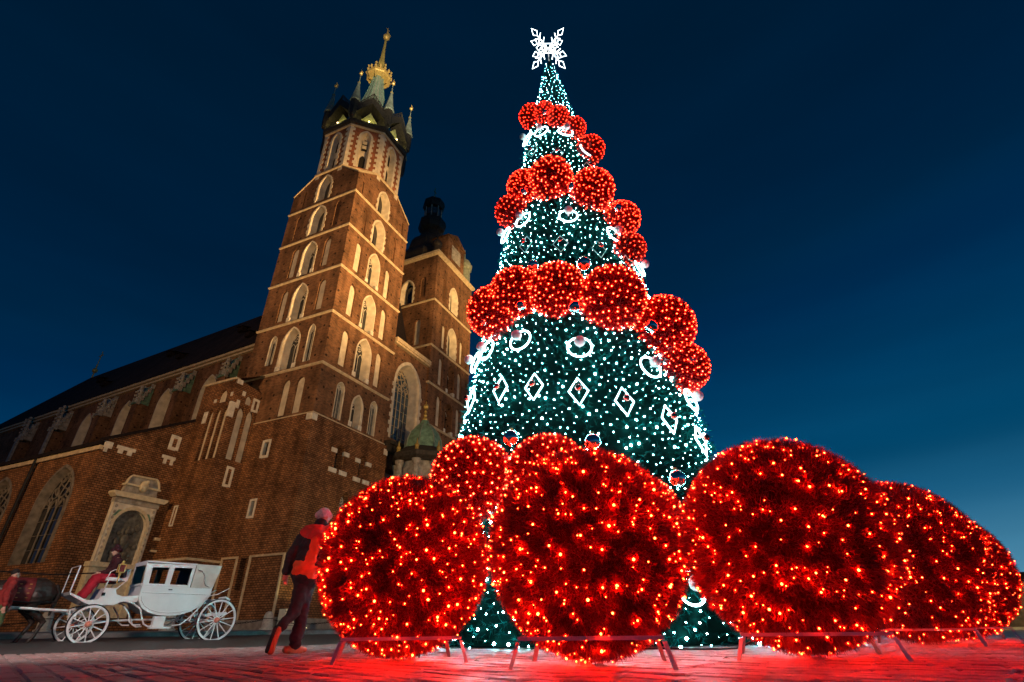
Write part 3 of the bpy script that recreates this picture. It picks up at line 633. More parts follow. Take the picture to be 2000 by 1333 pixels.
MN = thing('wall_monument', 'carved cream stone wall monument with arched dark relief on the chapel wall', 'monument', cw(-8.5+3.35, 10.47, 4.4), CA)
mw = FR((0, 0, -4.4), (1, 0, 0), (0, -1, 0))
pr = lambda poly, a, b2, nm, mt, par=MN: (lambda mbx: mbx.build(nm, mt, par))(MB().prism(poly, lambda u, z: mw.P(u, z, -a), lambda u, z: mw.P(u, z, -b2)))
ou = [(-1.55, 4.5), (1.55, 4.5), (1.55, 8.4), (-1.55, 8.4)]; inn = arch(0, 2.3, 4.5, 6.9, 8.05)
mb = MB(); wall(mb, FR((0, -.35, -4.4), (1, 0, 0), (0, -1, 0)), ou, [(inn, .28)]); mb.box(-1.55, -1.5, -.35, 0, .1, 4.0); mb.box(1.5, 1.55, -.35, 0, .1, 4.0); mb.build('frame', 'stone', MN)
panel(FR((0, -.08, -4.4), (1, 0, 0), (0, -1, 0)), inn, 0, 'backplate', 'relief', MN)
mb = MB(); surround(mb, FR((0, -.35, -4.4), (1, 0, 0), (0, -1, 0)), 0, 2.3, 4.5, 6.9, 8.05, .2, False, .06, 8, .8); mb.build('arch_moulding', 'marble', MN)
mb = MB()
random.seed(3)
for k in range(22):
    u, z = random.uniform(-.95, .95), random.uniform(.25, 2.6); mb.ellipsoid((u, -.12, z), (random.uniform(.1, .22), .13, random.uniform(.12, .3)), 8, 6)
mb.ellipsoid((0.05, -.2, 2.2), (.16, .16, .2), 10, 6); mb.ellipsoid((0.05, -.18, 1.65), (.3, .16, .42), 10, 6); mb.build('relief_figures', 'relief', MN, smooth=True)
for sg in (-1, 1):
    for k in range(10): mb = MB(); mb.ellipsoid((sg*1.35, -.37, .25+k*.39), (.09, .05, .12), 6, 5); mb.build('carved_ornament', 'old_stone', MN)
    pr([(sg*.8-.3, 7.95), (sg*.8+.3, 7.95), (sg*1.1+.28 if sg > 0 else sg*1.1+.1, 7.5), (sg*1.1-.1 if sg > 0 else sg*1.1-.28, 7.5)], .37, .3, 'spandrel', 'copper')
pr([(-1.6, 8.4), (1.6, 8.4), (1.6, 8.75), (-1.6, 8.75)], .42, 0, 'frieze', 'old_stone')
pr([(-1.75, 8.75), (1.75, 8.75), (1.98, 8.95), (1.98, 9.1), (-1.98, 9.1), (-1.98, 8.95)], .7, 0, 'cornice', 'marble')
pr([(-1.25, 9.1), (1.25, 9.1), (1.15, 9.65), (-1.15, 9.65)], .35, 0, 'attic', 'old_stone')
pr([(-1.3, 9.65), (1.3, 9.65), (1.3, 9.78), (-1.3, 9.78)], .5, 0, 'attic_cornice', 'marble')
pr(arch(0, 2.3, 9.78, 9.8, 10.4, 6), .3, 0, 'pediment', 'old_stone')
mb = MB(); mb.tube([(u*1.0, -.35, z-4.4) for u, z in arch(0, 2.4, 9.8, 9.8, 10.45, 6)[1:]], .08, 6); mb.build('pediment_moulding', 'marble', MN)
mb = MB(); mb.ellipsoid((0, -.5, 5.35), (.32, .2, .42), 10, 8); mb.ellipsoid((.1, -.6, 5.65), (.14, .12, .16), 8, 6); mb.ellipsoid((-.2, -.58, 5.2), (.14, .12, .2), 8, 6); mb.build('carved_crest', 'marble', MN, smooth=True)
pr([(-1.85, 4.2), (1.85, 4.2), (1.85, 4.5), (-1.85, 4.5)], .6, 0, 'ledge', 'marble'); pr([(-1.75, 1.2), (1.75, 1.2), (1.75, 4.2), (-1.75, 4.2)], .3, 0, 'base_panel', 'marble')
for sg in (-1, 1): pr([(sg*1.45-.25, 1.2), (sg*1.45+.25, 1.2), (sg*1.45+.25, 4.2), (sg*1.45-.25, 4.2)], .48, .3, 'pilaster', 'marble')

# ---- nave
NA = R_(90+63)
NV = thing('church_nave', 'long high brick nave with steep dark roof and statue-topped buttresses at left', 'church nave', cw(6, 9), NA-math.pi/2)
# local: y along the nave, x to the right (inwards)
Ns = FR((0, 0, 0), (0, 1, 0), (-1, 0, 0)); mb = MB(); oo = []
for yc in (15.6, 24.0, 32.3, 41.6):
    q = (yc, 2.5, 17.5, 24.9, 27.0); oo.append((arch(*q), 0)); window(Ns, *q, NV, depth=1.0, band=.16, mull=1, shrink=.6, mt='plaster', name='clerestory_window')
wall(mb, Ns, [(-4, 12), (75, 12), (75, 28.6), (-4, 28.6)], oo); mb.build('wall', 'brick', NV, uv=True)
mb = MB(); mb.box(-.3, .3, -3, 75, 28.6, 28.85); mb.box(-.5, .3, -3, 75, 28.95, 29.25); mb.build('eaves_cornice', 'coping', NV)
mb = MB(); mb.add([(-.6, -4, 29.25), (-.6, 76, 29.25), (6, 62, 39.7), (6, -4, 39.7), (12.6, -4, 29.25), (12.6, 76, 29.25)], [(0, 3, 2, 1), (3, 4, 5, 2), (1, 2, 5)]); RF = mb.build('roof', 'brick_slate', NV)
for (y, f) in ((12, .25), (17, .55), (27, .35), (33, .6), (44, .3), (50, .55)):
    x = -.6+6.6*f; z = 29.25+10.45*f; mb = MB(); mb.box(x-.5, x+.9, y-.45, y+.45, z-.1, z+.55); mb.add([(x-.7, y-.6, z+.5), (x-.7, y+.6, z+.5), (x+1.2, y+.6, z+1.1), (x+1.2, y-.6, z+1.1)], [(0, 1, 2, 3)]); mb.build('roof_dormer', 'slate', RF)
mb = MB(); mb.tube([(6, 61.5, 39.5), (6, 61.5, 42.2)], .12, 6); mb.ellipsoid((6, 61.5, 41.0), .45, 10, 6); mb.tube([(6, 60.8, 44.0), (6, 62.2, 44.0)], .09, 5); mb.tube([(6, 61.5, 42.2), (6, 61.5, 44.8)], .08, 5); mb.build('roof_cross', 'old_gold', RF)
for k, y in enumerate((11.5, 19.7, 28.0, 36.2, 47.2, 56.6)):
    big_ = k > 3
    mb = MB(); mb.box(-1.25, .05, y-.65, y+.65, 12, 25.5 if not big_ else 25); B = mb.build('buttress', 'brick', NV, uv=True)
    mb = MB(); mb.prism([(-1.4, 25.4), (-.0, 25.4), (-.0, 28.4), (-.5, 27.6)], lambda u, z: Vector((u, y-.72, z)), lambda u, z: Vector((u, y+.72, z))); mb.build('buttress_cap', 'copper' if k in (0, 1, 2) else 'old_stone', B)
    for (ya, yb) in ((y-.86, y-.73), (y+.73, y+.86)):
        mb = MB()
        for j in range(5): zz = 25.2+j*.62; mb.box(-1.5+j*.26, -1.1+j*.26, ya, yb, zz, zz+.6)
        mb.build('stepped_edge', 'old_stone', B)
    h = 3.4 if big_ else 2.2; mb = MB(); x = -1.05
    mb.lathe([(.42, 25.6), (.36, 26.2), (.3, 26.8), (.36, 27.2), (.22, 27.5), (.2, 25.6+h*.86)], 8, (x, y)); mb.ellipsoid((x, y, 25.6+h*.95), .24, 8, 6)
    for j in range(5 if big_ else 2):
        zz = 26.4+j*.5; mb.tube([(x-.5, y-.3, zz), (x, y, zz+.25), (x-.4, y+.4, zz+.1)], .13, 5)
    mb.build('pinnacle_statue', 'old_stone', B)
    if big_:
        mb = MB(); mb.prism([(-1.5, 18), (-1.25, 18), (-1.25, 26), (-1.5, 25)], lambda u, z: Vector((u, y-.3, z)), lambda u, z: Vector((u, y+.3, z))); mb.build('buttress_shaft', 'old_stone', B)

# ================================================================== GROUND
def setkind(o, k='structure'): o['kind'] = k; return o
RA = R_(90-40.8)                       # the road runs along this bearing
rd = Vector((math.cos(RA), math.sin(RA), 0)); rn = Vector((-math.sin(RA), math.cos(RA), 0))
EDGE = Vector((-6.7, 10.6, 0))         # a point on the edge between paving and road
KERB = rn.dot(cw(-1.2, -3.0)-EDGE)      # distance from that edge to the church kerb
# far ground: one sheet to the horizon, joint-coloured under the setts
mb = MB(); mb.box(-1500, 1500, -300, 2500, -.5, -.035); g = mb.build('ground', 'joint'); setkind(g)
# square paving beyond the single setts
m, nt, b = newmat('far_setts'); N, L = nt.nodes, nt.links
tcn = N.new('ShaderNodeTexCoord'); mp = N.new('ShaderNodeMapping'); mp.inputs['Rotation'].default_value = (0, 0, -R_(90-48)); L.new(tcn.outputs['Object'], mp.inputs[0])
bt = N.new('ShaderNodeTexBrick'); bt.inputs['Scale'].default_value = 1; bt.inputs['Brick Width'].default_value = .2; bt.inputs['Row Height'].default_value = .4; bt.inputs['Mortar Size'].default_value = .012
bt.inputs['Color1'].default_value = (.33, .258, .25, 1); bt.inputs['Color2'].default_value = (.25, .20, .19, 1); bt.inputs['Mortar'].default_value = (.04, .036, .034, 1); L.new(mp.outputs[0], bt.inputs['Vector'])  # same pink cast of the red light put into the far setts
L.new(bt.outputs['Color'], b.inputs['Base Color']); b.inputs['Roughness'].default_value = .42
bp = N.new('ShaderNodeBump'); bp.inputs['Strength'].default_value = .5; bp.inputs['Distance'].default_value = .01; bp.invert = True; L.new(bt.outputs['Fac'], bp.inputs['Height']); L.new(bp.outputs[0], b.inputs['Normal'])
def along(p, s, d): return EDGE+rd*s+rn*d
mb = MB(); mb.add([along(0, -120, -.1)+Vector((0, 0, -.012)), along(0, 200, -.1)+Vector((0, 0, -.012)), along(0, 200, -200)+Vector((0, 0, -.012)), along(0, -120, -200)+Vector((0, 0, -.012))], [(0, 3, 2, 1)])
SQ = mb.build('market_square', 'far_setts'); setkind(SQ)
# road and the raised church pavement
mb = MB(); KD = 11.5
rows = [(-.1, -.004), (2.5, .0), (5, .03), (KD, .16)]
vs = []; 
for d, z in rows: vs += [along(0, -120, d)+Vector((0, 0, z)), along(0, 200, d)+Vector((0, 0, z))]
mb.add(vs, [(2*i, 2*i+1, 2*i+3, 2*i+2) for i in range(len(rows)-1)]); setkind(mb.build('road', 'asphalt'))
mb = MB()
for k in range(-22, 46):
    pass
kb = MB(); a0 = along(0, -120, KD); kb.add([along(0, -120, KD), along(0, 200, KD), along(0, 200, KD)+Vector((0, 0, .3)), along(0, -120, KD)+Vector((0, 0, .3)), along(0, -120, KD+.3)+Vector((0, 0, .302)), along(0, 200, KD+.3)+Vector((0, 0, .302))], [(0, 1, 2, 3), (3, 2, 5, 4)])
setkind(kb.build('kerb', 'kerb_stone'))
mb = MB(); mb.add([along(0, -120, KD+.3)+Vector((0, 0, .298)), along(0, 200, KD+.3)+Vector((0, 0, .298)), along(0, 200, KD+14)+Vector((0, 0, .40)), along(0, -120, KD+14)+Vector((0, 0, .40)), along(0, 200, 900)+Vector((0, 0, .42)), along(0, -400, 900)+Vector((0, 0, .42))], [(0, 1, 2, 3), (3, 2, 4, 5)]); setkind(mb.build('church_pavement', 'kerb_stone'))
# single setts: courses run along bearing -42, cross joints at 48
ca = R_(90+42); cd = Vector((math.cos(ca), math.sin(ca), 0)); cn = Vector((cd.y, -cd.x, 0))
SW_, SL_ = .185, .38
def sett_mesh(w, l, seed):
    rg = random.Random(seed); x, y = w/2-.013, l/2-.011; b_ = .014
    j = lambda s=.004: rg.uniform(-s, s)
    lo = [Vector((sx*x+j(), sy*y+j(), -.03)) for sx, sy in ((-1, -1), (1, -1), (1, 1), (-1, 1))]
    md = [Vector((p.x, p.y, -.010)) for p in lo]; tp = [Vector((p.x*(1-b_/x), p.y*(1-b_/y), j(.002))) for p in lo]; mid = Vector((0, 0, .003))
    vs = lo+md+tp+[mid]; fs = []
    for i in range(4):
        k = (i+1) % 4; fs += [(i, k, 4+k, 4+i), (4+i, 4+k, 8+k, 8+i), (8+i, 8+k, 12)]
    return vs, fs
random.seed(11); setts = []
for i in range(-130, 130):
    y = -20+random.random()*SL_
    while y < 24:
        l = SL_*random.uniform(.72, 1.25); p = cn*(i*SW_)+cd*(y+l/2); y += l
        if p.y < 2.6 or p.y > 15 or rn.dot(p-EDGE) > -.05: continue
        dist = math.hypot(p.x, p.y)
        if dist > 16 or abs(p.x) > p.y*1.08+.5: continue
        setts.append((dist/ (1.0), p, l))
setts.sort(key=lambda q: q[0])
vmesh = []
for v in range(25):
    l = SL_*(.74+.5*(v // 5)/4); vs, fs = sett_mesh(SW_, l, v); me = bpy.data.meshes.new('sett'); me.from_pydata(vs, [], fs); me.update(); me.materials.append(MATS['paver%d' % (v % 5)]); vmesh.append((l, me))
inview = [q for q in setts if abs(q[1].x) < q[1].y*1.0]
near = set(id(q) for q in inview[:300])
rest = [MB() for _ in range(5)]
for q in setts:
    d, p, l = q; tilt = (random.uniform(-.006, .006), random.uniform(-.006, .006)); dz = random.uniform(-.006, .004)
    ang = math.atan2(cd.y, cd.x)-math.pi/2+random.uniform(-.012, .012)
    if id(q) in near:
        bk = min(4, max(0, round((l/SL_-.74)/.125))); l0, me = vmesh[bk*5+random.randrange(5)]
        o = bpy.data.objects.new('sett', me); col.objects.link(o); o.parent = SQ; o.location = (p.x, p.y, dz); o.rotation_euler = (tilt[0], tilt[1], ang); o.scale = (1, l/l0, 1)
    else:
        vs, fs = sett_mesh(SW_, l, random.randrange(999)); Mx = Matrix.Translation((p.x, p.y, dz)) @ Matrix.Rotation(ang, 4, 'Z')
        rest[random.randrange(5)].add([Mx @ v for v in vs], fs)
tot = MB(); mi = []
for k, r in enumerate(rest): tot.add(r.v, r.f); mi += [k]*len(r.f)
o = tot.build('sett_field', None, SQ, kind='stuff')
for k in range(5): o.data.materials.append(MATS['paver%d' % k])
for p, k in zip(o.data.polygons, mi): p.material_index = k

# ================================================================== RED BALLS
def fuzz(n, rad, ln, wd, seed, spread=.8):
    rg = random.Random(seed); vs = []; fs = []
    for i in range(n):
        z = 1-2*(i+.5)/n; ph = i*2.399963+rg.uniform(-.5, .5); s = math.sqrt(max(0, 1-z*z)); nrm = Vector((s*math.cos(ph), s*math.sin(ph), z))
        p = nrm*(rad-rg.uniform(0, ln*.5)); d = (nrm+Vector((rg.gauss(0, 1), rg.gauss(0, 1), rg.gauss(0, 1)))*spread*.6).normalized(); L_ = ln*rg.uniform(.55, 1.15)
        sd = d.cross(Vector((rg.gauss(0, 1), rg.gauss(0, 1), rg.gauss(0, 1)))).normalized()*wd*.5
        k = len(vs); vs += [p-sd, p+sd, p+d*L_]; fs.append((k, k+1, k+2))
    me = bpy.data.meshes.new('tinsel'); me.from_pydata(vs, [], fs); me.update(); me.materials.append(MATS['red_tinsel']); return me
def ico(r, sub=1):
    bm = bmesh.new(); bmesh.ops.create_icosphere(bm, subdivisions=sub, radius=r); me = bpy.data.meshes.new('bulb'); bm.to_mesh(me); bm.free(); return me
fz_big = fuzz(56000, .965, .085, .0085, 1); core_big = ico(.93, 4); core_big.materials.append(MATS['red_core'])
bulb_red = ico(.0090, 1); bulb_red.materials.append(MATS['red_bulb'])
bulb_white = ico(.0150, 1); bulb_white.materials.append(MATS['white_bulb'])
def cone_bar(a, b2, w, t):
    pass
def big_ball(label, x, y, r, seed, rot, frame_rot):
    T = thing('light_ball', label, 'light ball', (x, y, 0), 0, 'giant red light balls on the ground')
    rg = random.Random(seed)
    o = link('core', core_big, None, T); o.location = (0, 0, r+.015); o.scale = (r, r, r)
    o = link('tinsel', fz_big, None, T, kind='stuff'); o.location = (0, 0, r+.015); o.scale = (r, r, r); o.rotation_euler = rot
    n = 290
    for i in range(n):
        z = 1-2*(i+.5)/n; ph = i*2.399963; v = Vector((math.sqrt(1-z*z)*math.cos(ph), math.sqrt(1-z*z)*math.sin(ph), z))
        v = (v+Vector((rg.gauss(0, .055), rg.gauss(0, .055), rg.gauss(0, .055)))).normalized()
        if i % 6 == 0: v = (v*1+Vector((rg.gauss(0, .1), rg.gauss(0, .1), rg.gauss(0, .1)))).normalized()
        k = bpy.data.objects.new('bulb', bulb_red); col.objects.link(k); k.parent = T; k.location = v*(r*rg.uniform(.955, 1.02))+Vector((0, 0, r+.015)); s = rg.choice((.7, .85, 1.0, 1.0, 1.3)); k.scale = (s, s, s)
    sm = MB(); bv_ = [v.co.copy() for v in bulb_red.vertices]; bf_ = [tuple(p.vertices) for p in bulb_red.polygons]
    for i in range(340):
        v = Vector((rg.gauss(0, 1), rg.gauss(0, 1), rg.gauss(0, 1))).normalized(); s = rg.uniform(.4, .75); c_ = v*(r*rg.uniform(.95, 1.0))+Vector((0, 0, r+.015)); sm.add([c_+q*s for q in bv_], bf_)
    sm.build('small_bulbs', 'red_bulb', T, kind='stuff')
    # steel stand: square ring of flat bar on four splayed legs
    zr = .19; hwf = math.sqrt(max(.05, r*r-(r-zr)**2))*.97; frame_rot = -math.atan2(x, y)+frame_rot; ca_, sa_ = math.cos(frame_rot), math.sin(frame_rot)
    Rz = Matrix.Rotation(frame_rot, 4, 'Z')
    for k in range(4):
        Mk = Rz @ Matrix.Rotation(k*math.pi/2, 4, 'Z')
        mb = MB(); mb.box(-hwf, hwf, hwf-.004, hwf+.004, zr-.013, zr+.013, Mk); mb.build('stand_bar', 'frame_steel', T)
        a = Mk @ Vector((hwf, hwf, zr-.02)); b2 = Mk @ Vector((hwf+.05, hwf+.05, .0)); dd = Mk @ Vector((1, -1, 0)).normalized(); w_ = dd*.022; th = Mk @ Vector((.707, .707, 0))*.003
        mb = MB(); q = [a-w_-th, a+w_-th, b2+w_-th, b2-w_-th, a-w_+th, a+w_+th, b2+w_+th, b2-w_+th]; mb.add(q, [(0, 1, 2, 3), (7, 6, 5, 4), (0, 4, 5, 1), (1, 5, 6, 2), (2, 6, 7, 3), (3, 7, 4, 0)]); mb.build('stand_leg', 'frame_steel', T)
    return T
big_ball('giant red light ball at the left end of the row, beside the walker', -1.136, 5.776, .865, 1, (0, 0, 0), R_(3))
big_ball('giant red light ball in the middle front, directly before the tree', .621, 4.741, .845, 2, (1, .5, 2), R_(-3))
big_ball('giant red light ball right of the middle one, largest in the picture', 2.683, 5.424, .984, 3, (2, 1, .4), R_(4))
big_ball('giant red light ball behind the largest one, second from the right edge', 5.85, 8.5, 1.13, 4, (.3, 2, 1), R_(-4))
big_ball('giant red light ball farthest right, cut off by its neighbour', 7.85, 10.4, 1.1, 5, (1, 1, 1), R_(6))

# ================================================================== CHRISTMAS TREE
TX, TY, TH, TR = 1.549, 11.839, 19.85, 3.59
TREE = thing('christmas_tree', 'towering cone-shaped artificial Christmas tree covered in cold white lights', 'christmas tree', (TX, TY, 0))
def cr_(z): return TR*(1-z/TH)
mb = MB(); mb.lathe([(cr_(0)-.12, 0.02)]+[(max(.02, cr_(z)-.12), z) for z in (4, 8, 12, 16, 18, 19.2)], 48); mb.build('trunk_cone', 'green_core', TREE, smooth=True)
slope = math.atan2(TR, TH)
def cone_pt(ph, z, off=0.): 
    r = cr_(z)+off; return Vector((r*math.cos(ph), r*math.sin(ph), z+off*math.sin(slope)))
def cone_n(ph): return Vector((math.cos(ph)*math.cos(slope), math.sin(ph)*math.cos(slope), math.sin(slope)))
rg = random.Random(5); vs = []; fs = []
for i in range(10500):                 # tufts of artificial needles at the branch tips
    z = TH*(1-math.sqrt(rg.uniform(.0004, 1.0))); ph = rg.uniform(0, 2*math.pi); n = cone_n(ph)
    lump = .10*noise.noise(Vector((math.cos(ph)*3, math.sin(ph)*3, z*1.3)))+.07*noise.noise(Vector((math.cos(ph)*9, math.sin(ph)*9, z*4)))
    kz = .5 if z > 14 else .75 if z > 10 else 1.
    c_ = cone_pt(ph, z, -.11*kz+lump*kz+rg.uniform(-.04, .02)); ax = (n+Vector((rg.gauss(0, .35), rg.gauss(0, .35), rg.gauss(-.25, .35)))).normalized(); TL = rg.uniform(.12, .26)*kz
    for k_ in range(12):
        f = rg.random(); p = c_+ax*TL*f*.7; d = (ax*1.1+Vector((rg.gauss(0, .6), rg.gauss(0, .6), rg.gauss(0, .6)))).normalized(); L_ = rg.uniform(.07, .13)*(.6+.4*kz)
        sd = d.cross(Vector((rg.gauss(0, 1), rg.gauss(0, 1), rg.gauss(0, 1)))).normalized()*.008
        k = len(vs); vs += [p-sd, p+sd, p+d*L_]; fs.append((k, k+1, k+2))
me = bpy.data.meshes.new('needles'); me.from_pydata(vs, [], fs); me.update(); me.materials.append(MATS['green_tinsel']); link('needles', me, None, TREE, kind='stuff')
# bulbs: even scatter (Poisson-like by dart throwing on the unrolled cone)
spots = []; grid = {}
def fits(p, d):
    c = tuple(int(math.floor(q/.3)) for q in p)
    for a in (-1, 0, 1):
        for b2 in (-1, 0, 1):
            for e2 in (-1, 0, 1):
                for q in grid.get((c[0]+a, c[1]+b2, c[2]+e2), ()):
                    if (q-p).length < d: return False
    grid.setdefault(c, []).append(p); return True
for i in range(60000):
    z = TH*(1-math.sqrt(rg.uniform(.0006, 1.0))); ph = rg.uniform(0, 2*math.pi); p = cone_pt(ph, z, rg.uniform(-.07, .015)*(1. if z < 10 else .7))
    if z > 18.9: continue
    if fits(p, .145 if z < 8 else .15 if z < 13 else .14): spots.append((p, ph))
spots.sort(key=lambda q: (q[0]+Vector((TX, TY, -CAM_H))).length)
front = [q for q in spots if cone_n(q[1]).dot(-(q[0]+Vector((TX, TY, -CAM_H))).normalized()) > .02]
vis = [q for q in front if q[0].z > 3.0][:285]+[q for q in front if q[0].z < 1.0][:15]
ids = set(id(q) for q in vis); bm_ = MB(); bv = [v.co.copy() for v in bulb_white.vertices]; bf = [tuple(p.vertices) for p in bulb_white.polygons]
for q in spots:
    s = rg.choice((.35, .42, .5, .5, .6, .7, .85, 1.1, 1.6))*(1.0 if q[0].z < 8 else .8 if q[0].z < 14 else .6)
    if id(q) in ids:
        o = bpy.data.objects.new('bulb', bulb_white); col.objects.link(o); o.parent = TREE; o.location = q[0]; o.scale = (s, s, s)
    else: bm_.add([q[0]+v*s for v in bv], bf)
bm_.build('light_string', 'white_bulb', TREE, kind='stuff')

# red balls wound round the tree
fz_s = fuzz(9000, .95, .13, .03, 9); core_s = ico(.9, 3); core_s.materials.append(MATS['red_core'])
def bulbset(n, seed):
    rg = random.Random(seed); m_ = MB(); b0 = ico(.023, 1); bv = [v.co.copy() for v in b0.vertices]; bf = [tuple(p.vertices) for p in b0.polygons]
    for i in range(n):
        z = 1-2*(i+.5)/n; ph = i*2.399963; v = Vector((math.sqrt(1-z*z)*math.cos(ph), math.sqrt(1-z*z)*math.sin(ph), z)); v = (v+Vector((rg.gauss(0, .05), rg.gauss(0, .05), rg.gauss(0, .05)))).normalized()*1.0; s = rg.uniform(.6, 1.2)
        m_.add([v+q*s for q in bv], bf)
    me = bpy.data.meshes.new('bulbs'); me.from_pydata(m_.v, [], m_.f); me.update(); me.materials.append(MATS['red_bulb_small']); return me
bset = [bulbset(270, 1), bulbset(130, 2)]
def tree_ball(label, phd, z, r, i):
    ph = R_(phd); p = cone_pt(ph, z, r*.28)+Vector((TX, TY, 0))
    T = thing('light_ball', label, 'light ball', p, 0, 'red light balls wound round the tree')
    for nm, me, kd in (('core', core_s, None), ('tinsel', fz_s, 'stuff'), ('bulbs', bset[0 if r > .5 else 1], 'stuff')):
        o = link(nm, me, None, T, kind=kd); o.scale = (r, r, r); o.rotation_euler = (i*1.3, i*.7, i*2.1)
TB = [('top garland', [(-150, 15.35, .35), (-113, 14.95, .29), (-88.9, 14.5, .30), (-64.2, 14.0, .30), (-45.7, 13.1, .37)]),
      ('upper garland', [(-147, 10.55, .42), (-132, 11.2, .45), (-104.1, 11.05, .55), (-68.3, 10.6, .54), (-39.1, 10.0, .46), (-46, 8.7, .36)]),
      ('middle garland', [(-140, 6.75, .58), (-125, 7.0, .56), (-102.2, 6.77, .57), (-75.6, 6.49, .66), (-46.8, 6.1, .64), (-38, 5.2, .50)]),
      ('lowest garland', [(-133.6, 2.62, .76), (-106.6, 2.42, .72), (-83, 1.72, .66)])]
ords = ['first', 'second', 'third', 'fourth', 'fifth', 'sixth']
ii = 0
for nm, L_ in TB:
    for k, (a, z, r) in enumerate(L_):
        tree_ball('red light ball on the tree, %s from left in the %s' % (ords[k], nm), a, z, r*(1.2 if r < .4 else 1.12 if z > 4 else 1.02), ii); ii += 1
# ornaments
def onframe(phd, z, off):
    ph = R_(phd); n = cone_n(ph); t = Vector((-math.sin(ph), math.cos(ph), 0)); u = n.cross(t); p = cone_pt(ph, z, off)+Vector((TX, TY, 0)); 
    return p, Matrix((t, u, n)).transposed().to_4x4()
ringm = MB(); ringm.tube([(math.cos(q*math.pi/14), math.sin(q*math.pi/14), 0) for q in range(28)], .08, 6, True); ring_me = None
def ring(label, phd, z, r=.245):
    p, Mx = onframe(phd, z, .10); T = thing('ring_ornament', label, 'ring light', p, 0, 'lit rings with opal balls on the tree')
    o = ringm.build('light_tube', 'white_tube', T); o.matrix_basis = Mx @ Matrix.Scale(r, 4)
    mb = MB(); mb.ellipsoid((0, 0, 0), .125*r/.27, 16, 10); o = mb.build('opal_ball', 'opal', T, smooth=True); o.location = (Mx @ Vector((0, .02, .16)))
    mb = MB(); mb.tube([(0, 0, 0), tuple(Mx @ Vector((0, .0, .12)))], .02, 5); mb.build('stalk', 'frame_steel', T)
for k, (a, z) in enumerate(((-155.8, 5.72), (-143.4, 5.78), (-120.9, 5.63), (-93.8, 5.2), (-63.5, 4.84), (-41.9, 4.35))): ring('white light ring with opal ball, %s from left in the lowest ring row' % ords[k], a, z)
for k, (a, z) in enumerate(((-151.9, 9.76), (-129.5, 9.79), (-92, 9.45), (-57.5, 9.03), (-37.9, 8.24))): ring('white light ring with opal ball, %s from left in the middle ring row' % ords[k], a, z, .235)
for k, (a, z) in enumerate(((-149.6, 14.06), (-117.9, 13.86), (-81, 13.64), (-54.8, 12.92))): ring('white light ring with opal ball, %s from left in the top ring row' % ords[k], a, z, .225)
ring('white light ring low on the tree, between the two right front giant balls', -72.5, .75)
def diamond(label, phd, z, lit=True, s=.77):
    p, Mx = onframe(phd, z, .10); T = thing('diamond_ornament', label, 'diamond light', p, 0, 'diamond frames on the tree')
    mb = MB(); mb.tube([(0, .40*s, 0), (.24*s, 0, 0), (0, -.40*s, 0), (-.24*s, 0, 0)], .016 if lit else .010, 6, True); o = mb.build('light_tube' if lit else 'frame', 'white_tube' if lit else 'frame_steel', T); o.matrix_basis = Mx
    mb = MB(); mb.ellipsoid((0, 0, 0), .085*s, 14, 8); o = mb.build('bauble', 'red_bauble', T, smooth=True); o.location = Mx @ Vector((0, 0, .12))
    mb = MB(); mb.tube([tuple(Mx @ Vector((0, .4*s, 0))), tuple(Mx @ Vector((0, .1, .12)))], .006, 4); mb.build('wire', 'cable', T)
for k, (a, z) in enumerate(((-149.4, 4.61), (-128.8, 4.52), (-112.9, 4.37), (-95.9, 4.15), (-79.5, 3.93), (-62.4, 3.66))): diamond('lit white diamond with red bauble, %s from left in the row' % ords[k], a, z)
diamond('lit white diamond with red bauble at the right edge of the row', -47.9, 3.37)
for k, (a, z) in enumerate(((-123.6, 8.71), (-99, 8.4), (-74.6, 8.23), (-53.6, 8.04))): diamond('unlit diamond frame with red bauble, %s from left in the middle tier' % ords[k], a, z, False)
for k, (a, z) in enumerate(((-129.5, 12.99), (-96.4, 12.39), (-61.7, 11.85))): diamond('unlit diamond frame with red bauble, %s from left in the upper tier' % ords[k], a, z, False, .8)
bl_ = [(-117.9, 6.3, .11), (-94.6, 6.0, .14), (-63, 5.65, .15), (-43.5, 5.1, .13), (-139, 6.3, .10), (-88.7, 10.25, .10), (-123.9, 10.5, .10), (-56, 9.75, .11), (-88.3, 7.3, .16), (-113, 7.45, .13), (-107.8, 14.3, .08), (-118.6, 3.22, .15), (-93.2, 2.98, .15), (-70.3, 2.36, .15)]
bn = ['second from left under the middle garland', 'in the centre under the middle garland', 'under the two big right balls of the middle garland', 'at the right end of the middle garland', 'at the left end of the middle garland', 'in the centre under the upper garland', 'at left under the upper garland', 'at right under the upper garland', 'in the centre above the middle garland', 'at left above the middle garland', 'under the top garland', 'above the lowest garland at left', 'above the lowest garland in the centre', 'above the lowest garland at right']
for (a, z, r), nm in zip(bl_, bn):
    p, Mx = onframe(a, z, .42 if z > 4 else .3); T = thing('mirror_bauble', 'small mirrored glass bauble %s' % nm, 'bauble', p, 0, 'mirrored baubles between the red balls')
    mb = MB(); mb.ellipsoid((0, 0, 0), r, 16, 10); mb.build('glass_ball', 'chrome_bauble', T, smooth=True)
    mb = MB(); mb.lathe([(.25*r, r*.95), (.25*r, r*1.2), (.1*r, r*1.25)], 8); mb.build('cap', 'old_gold', T)
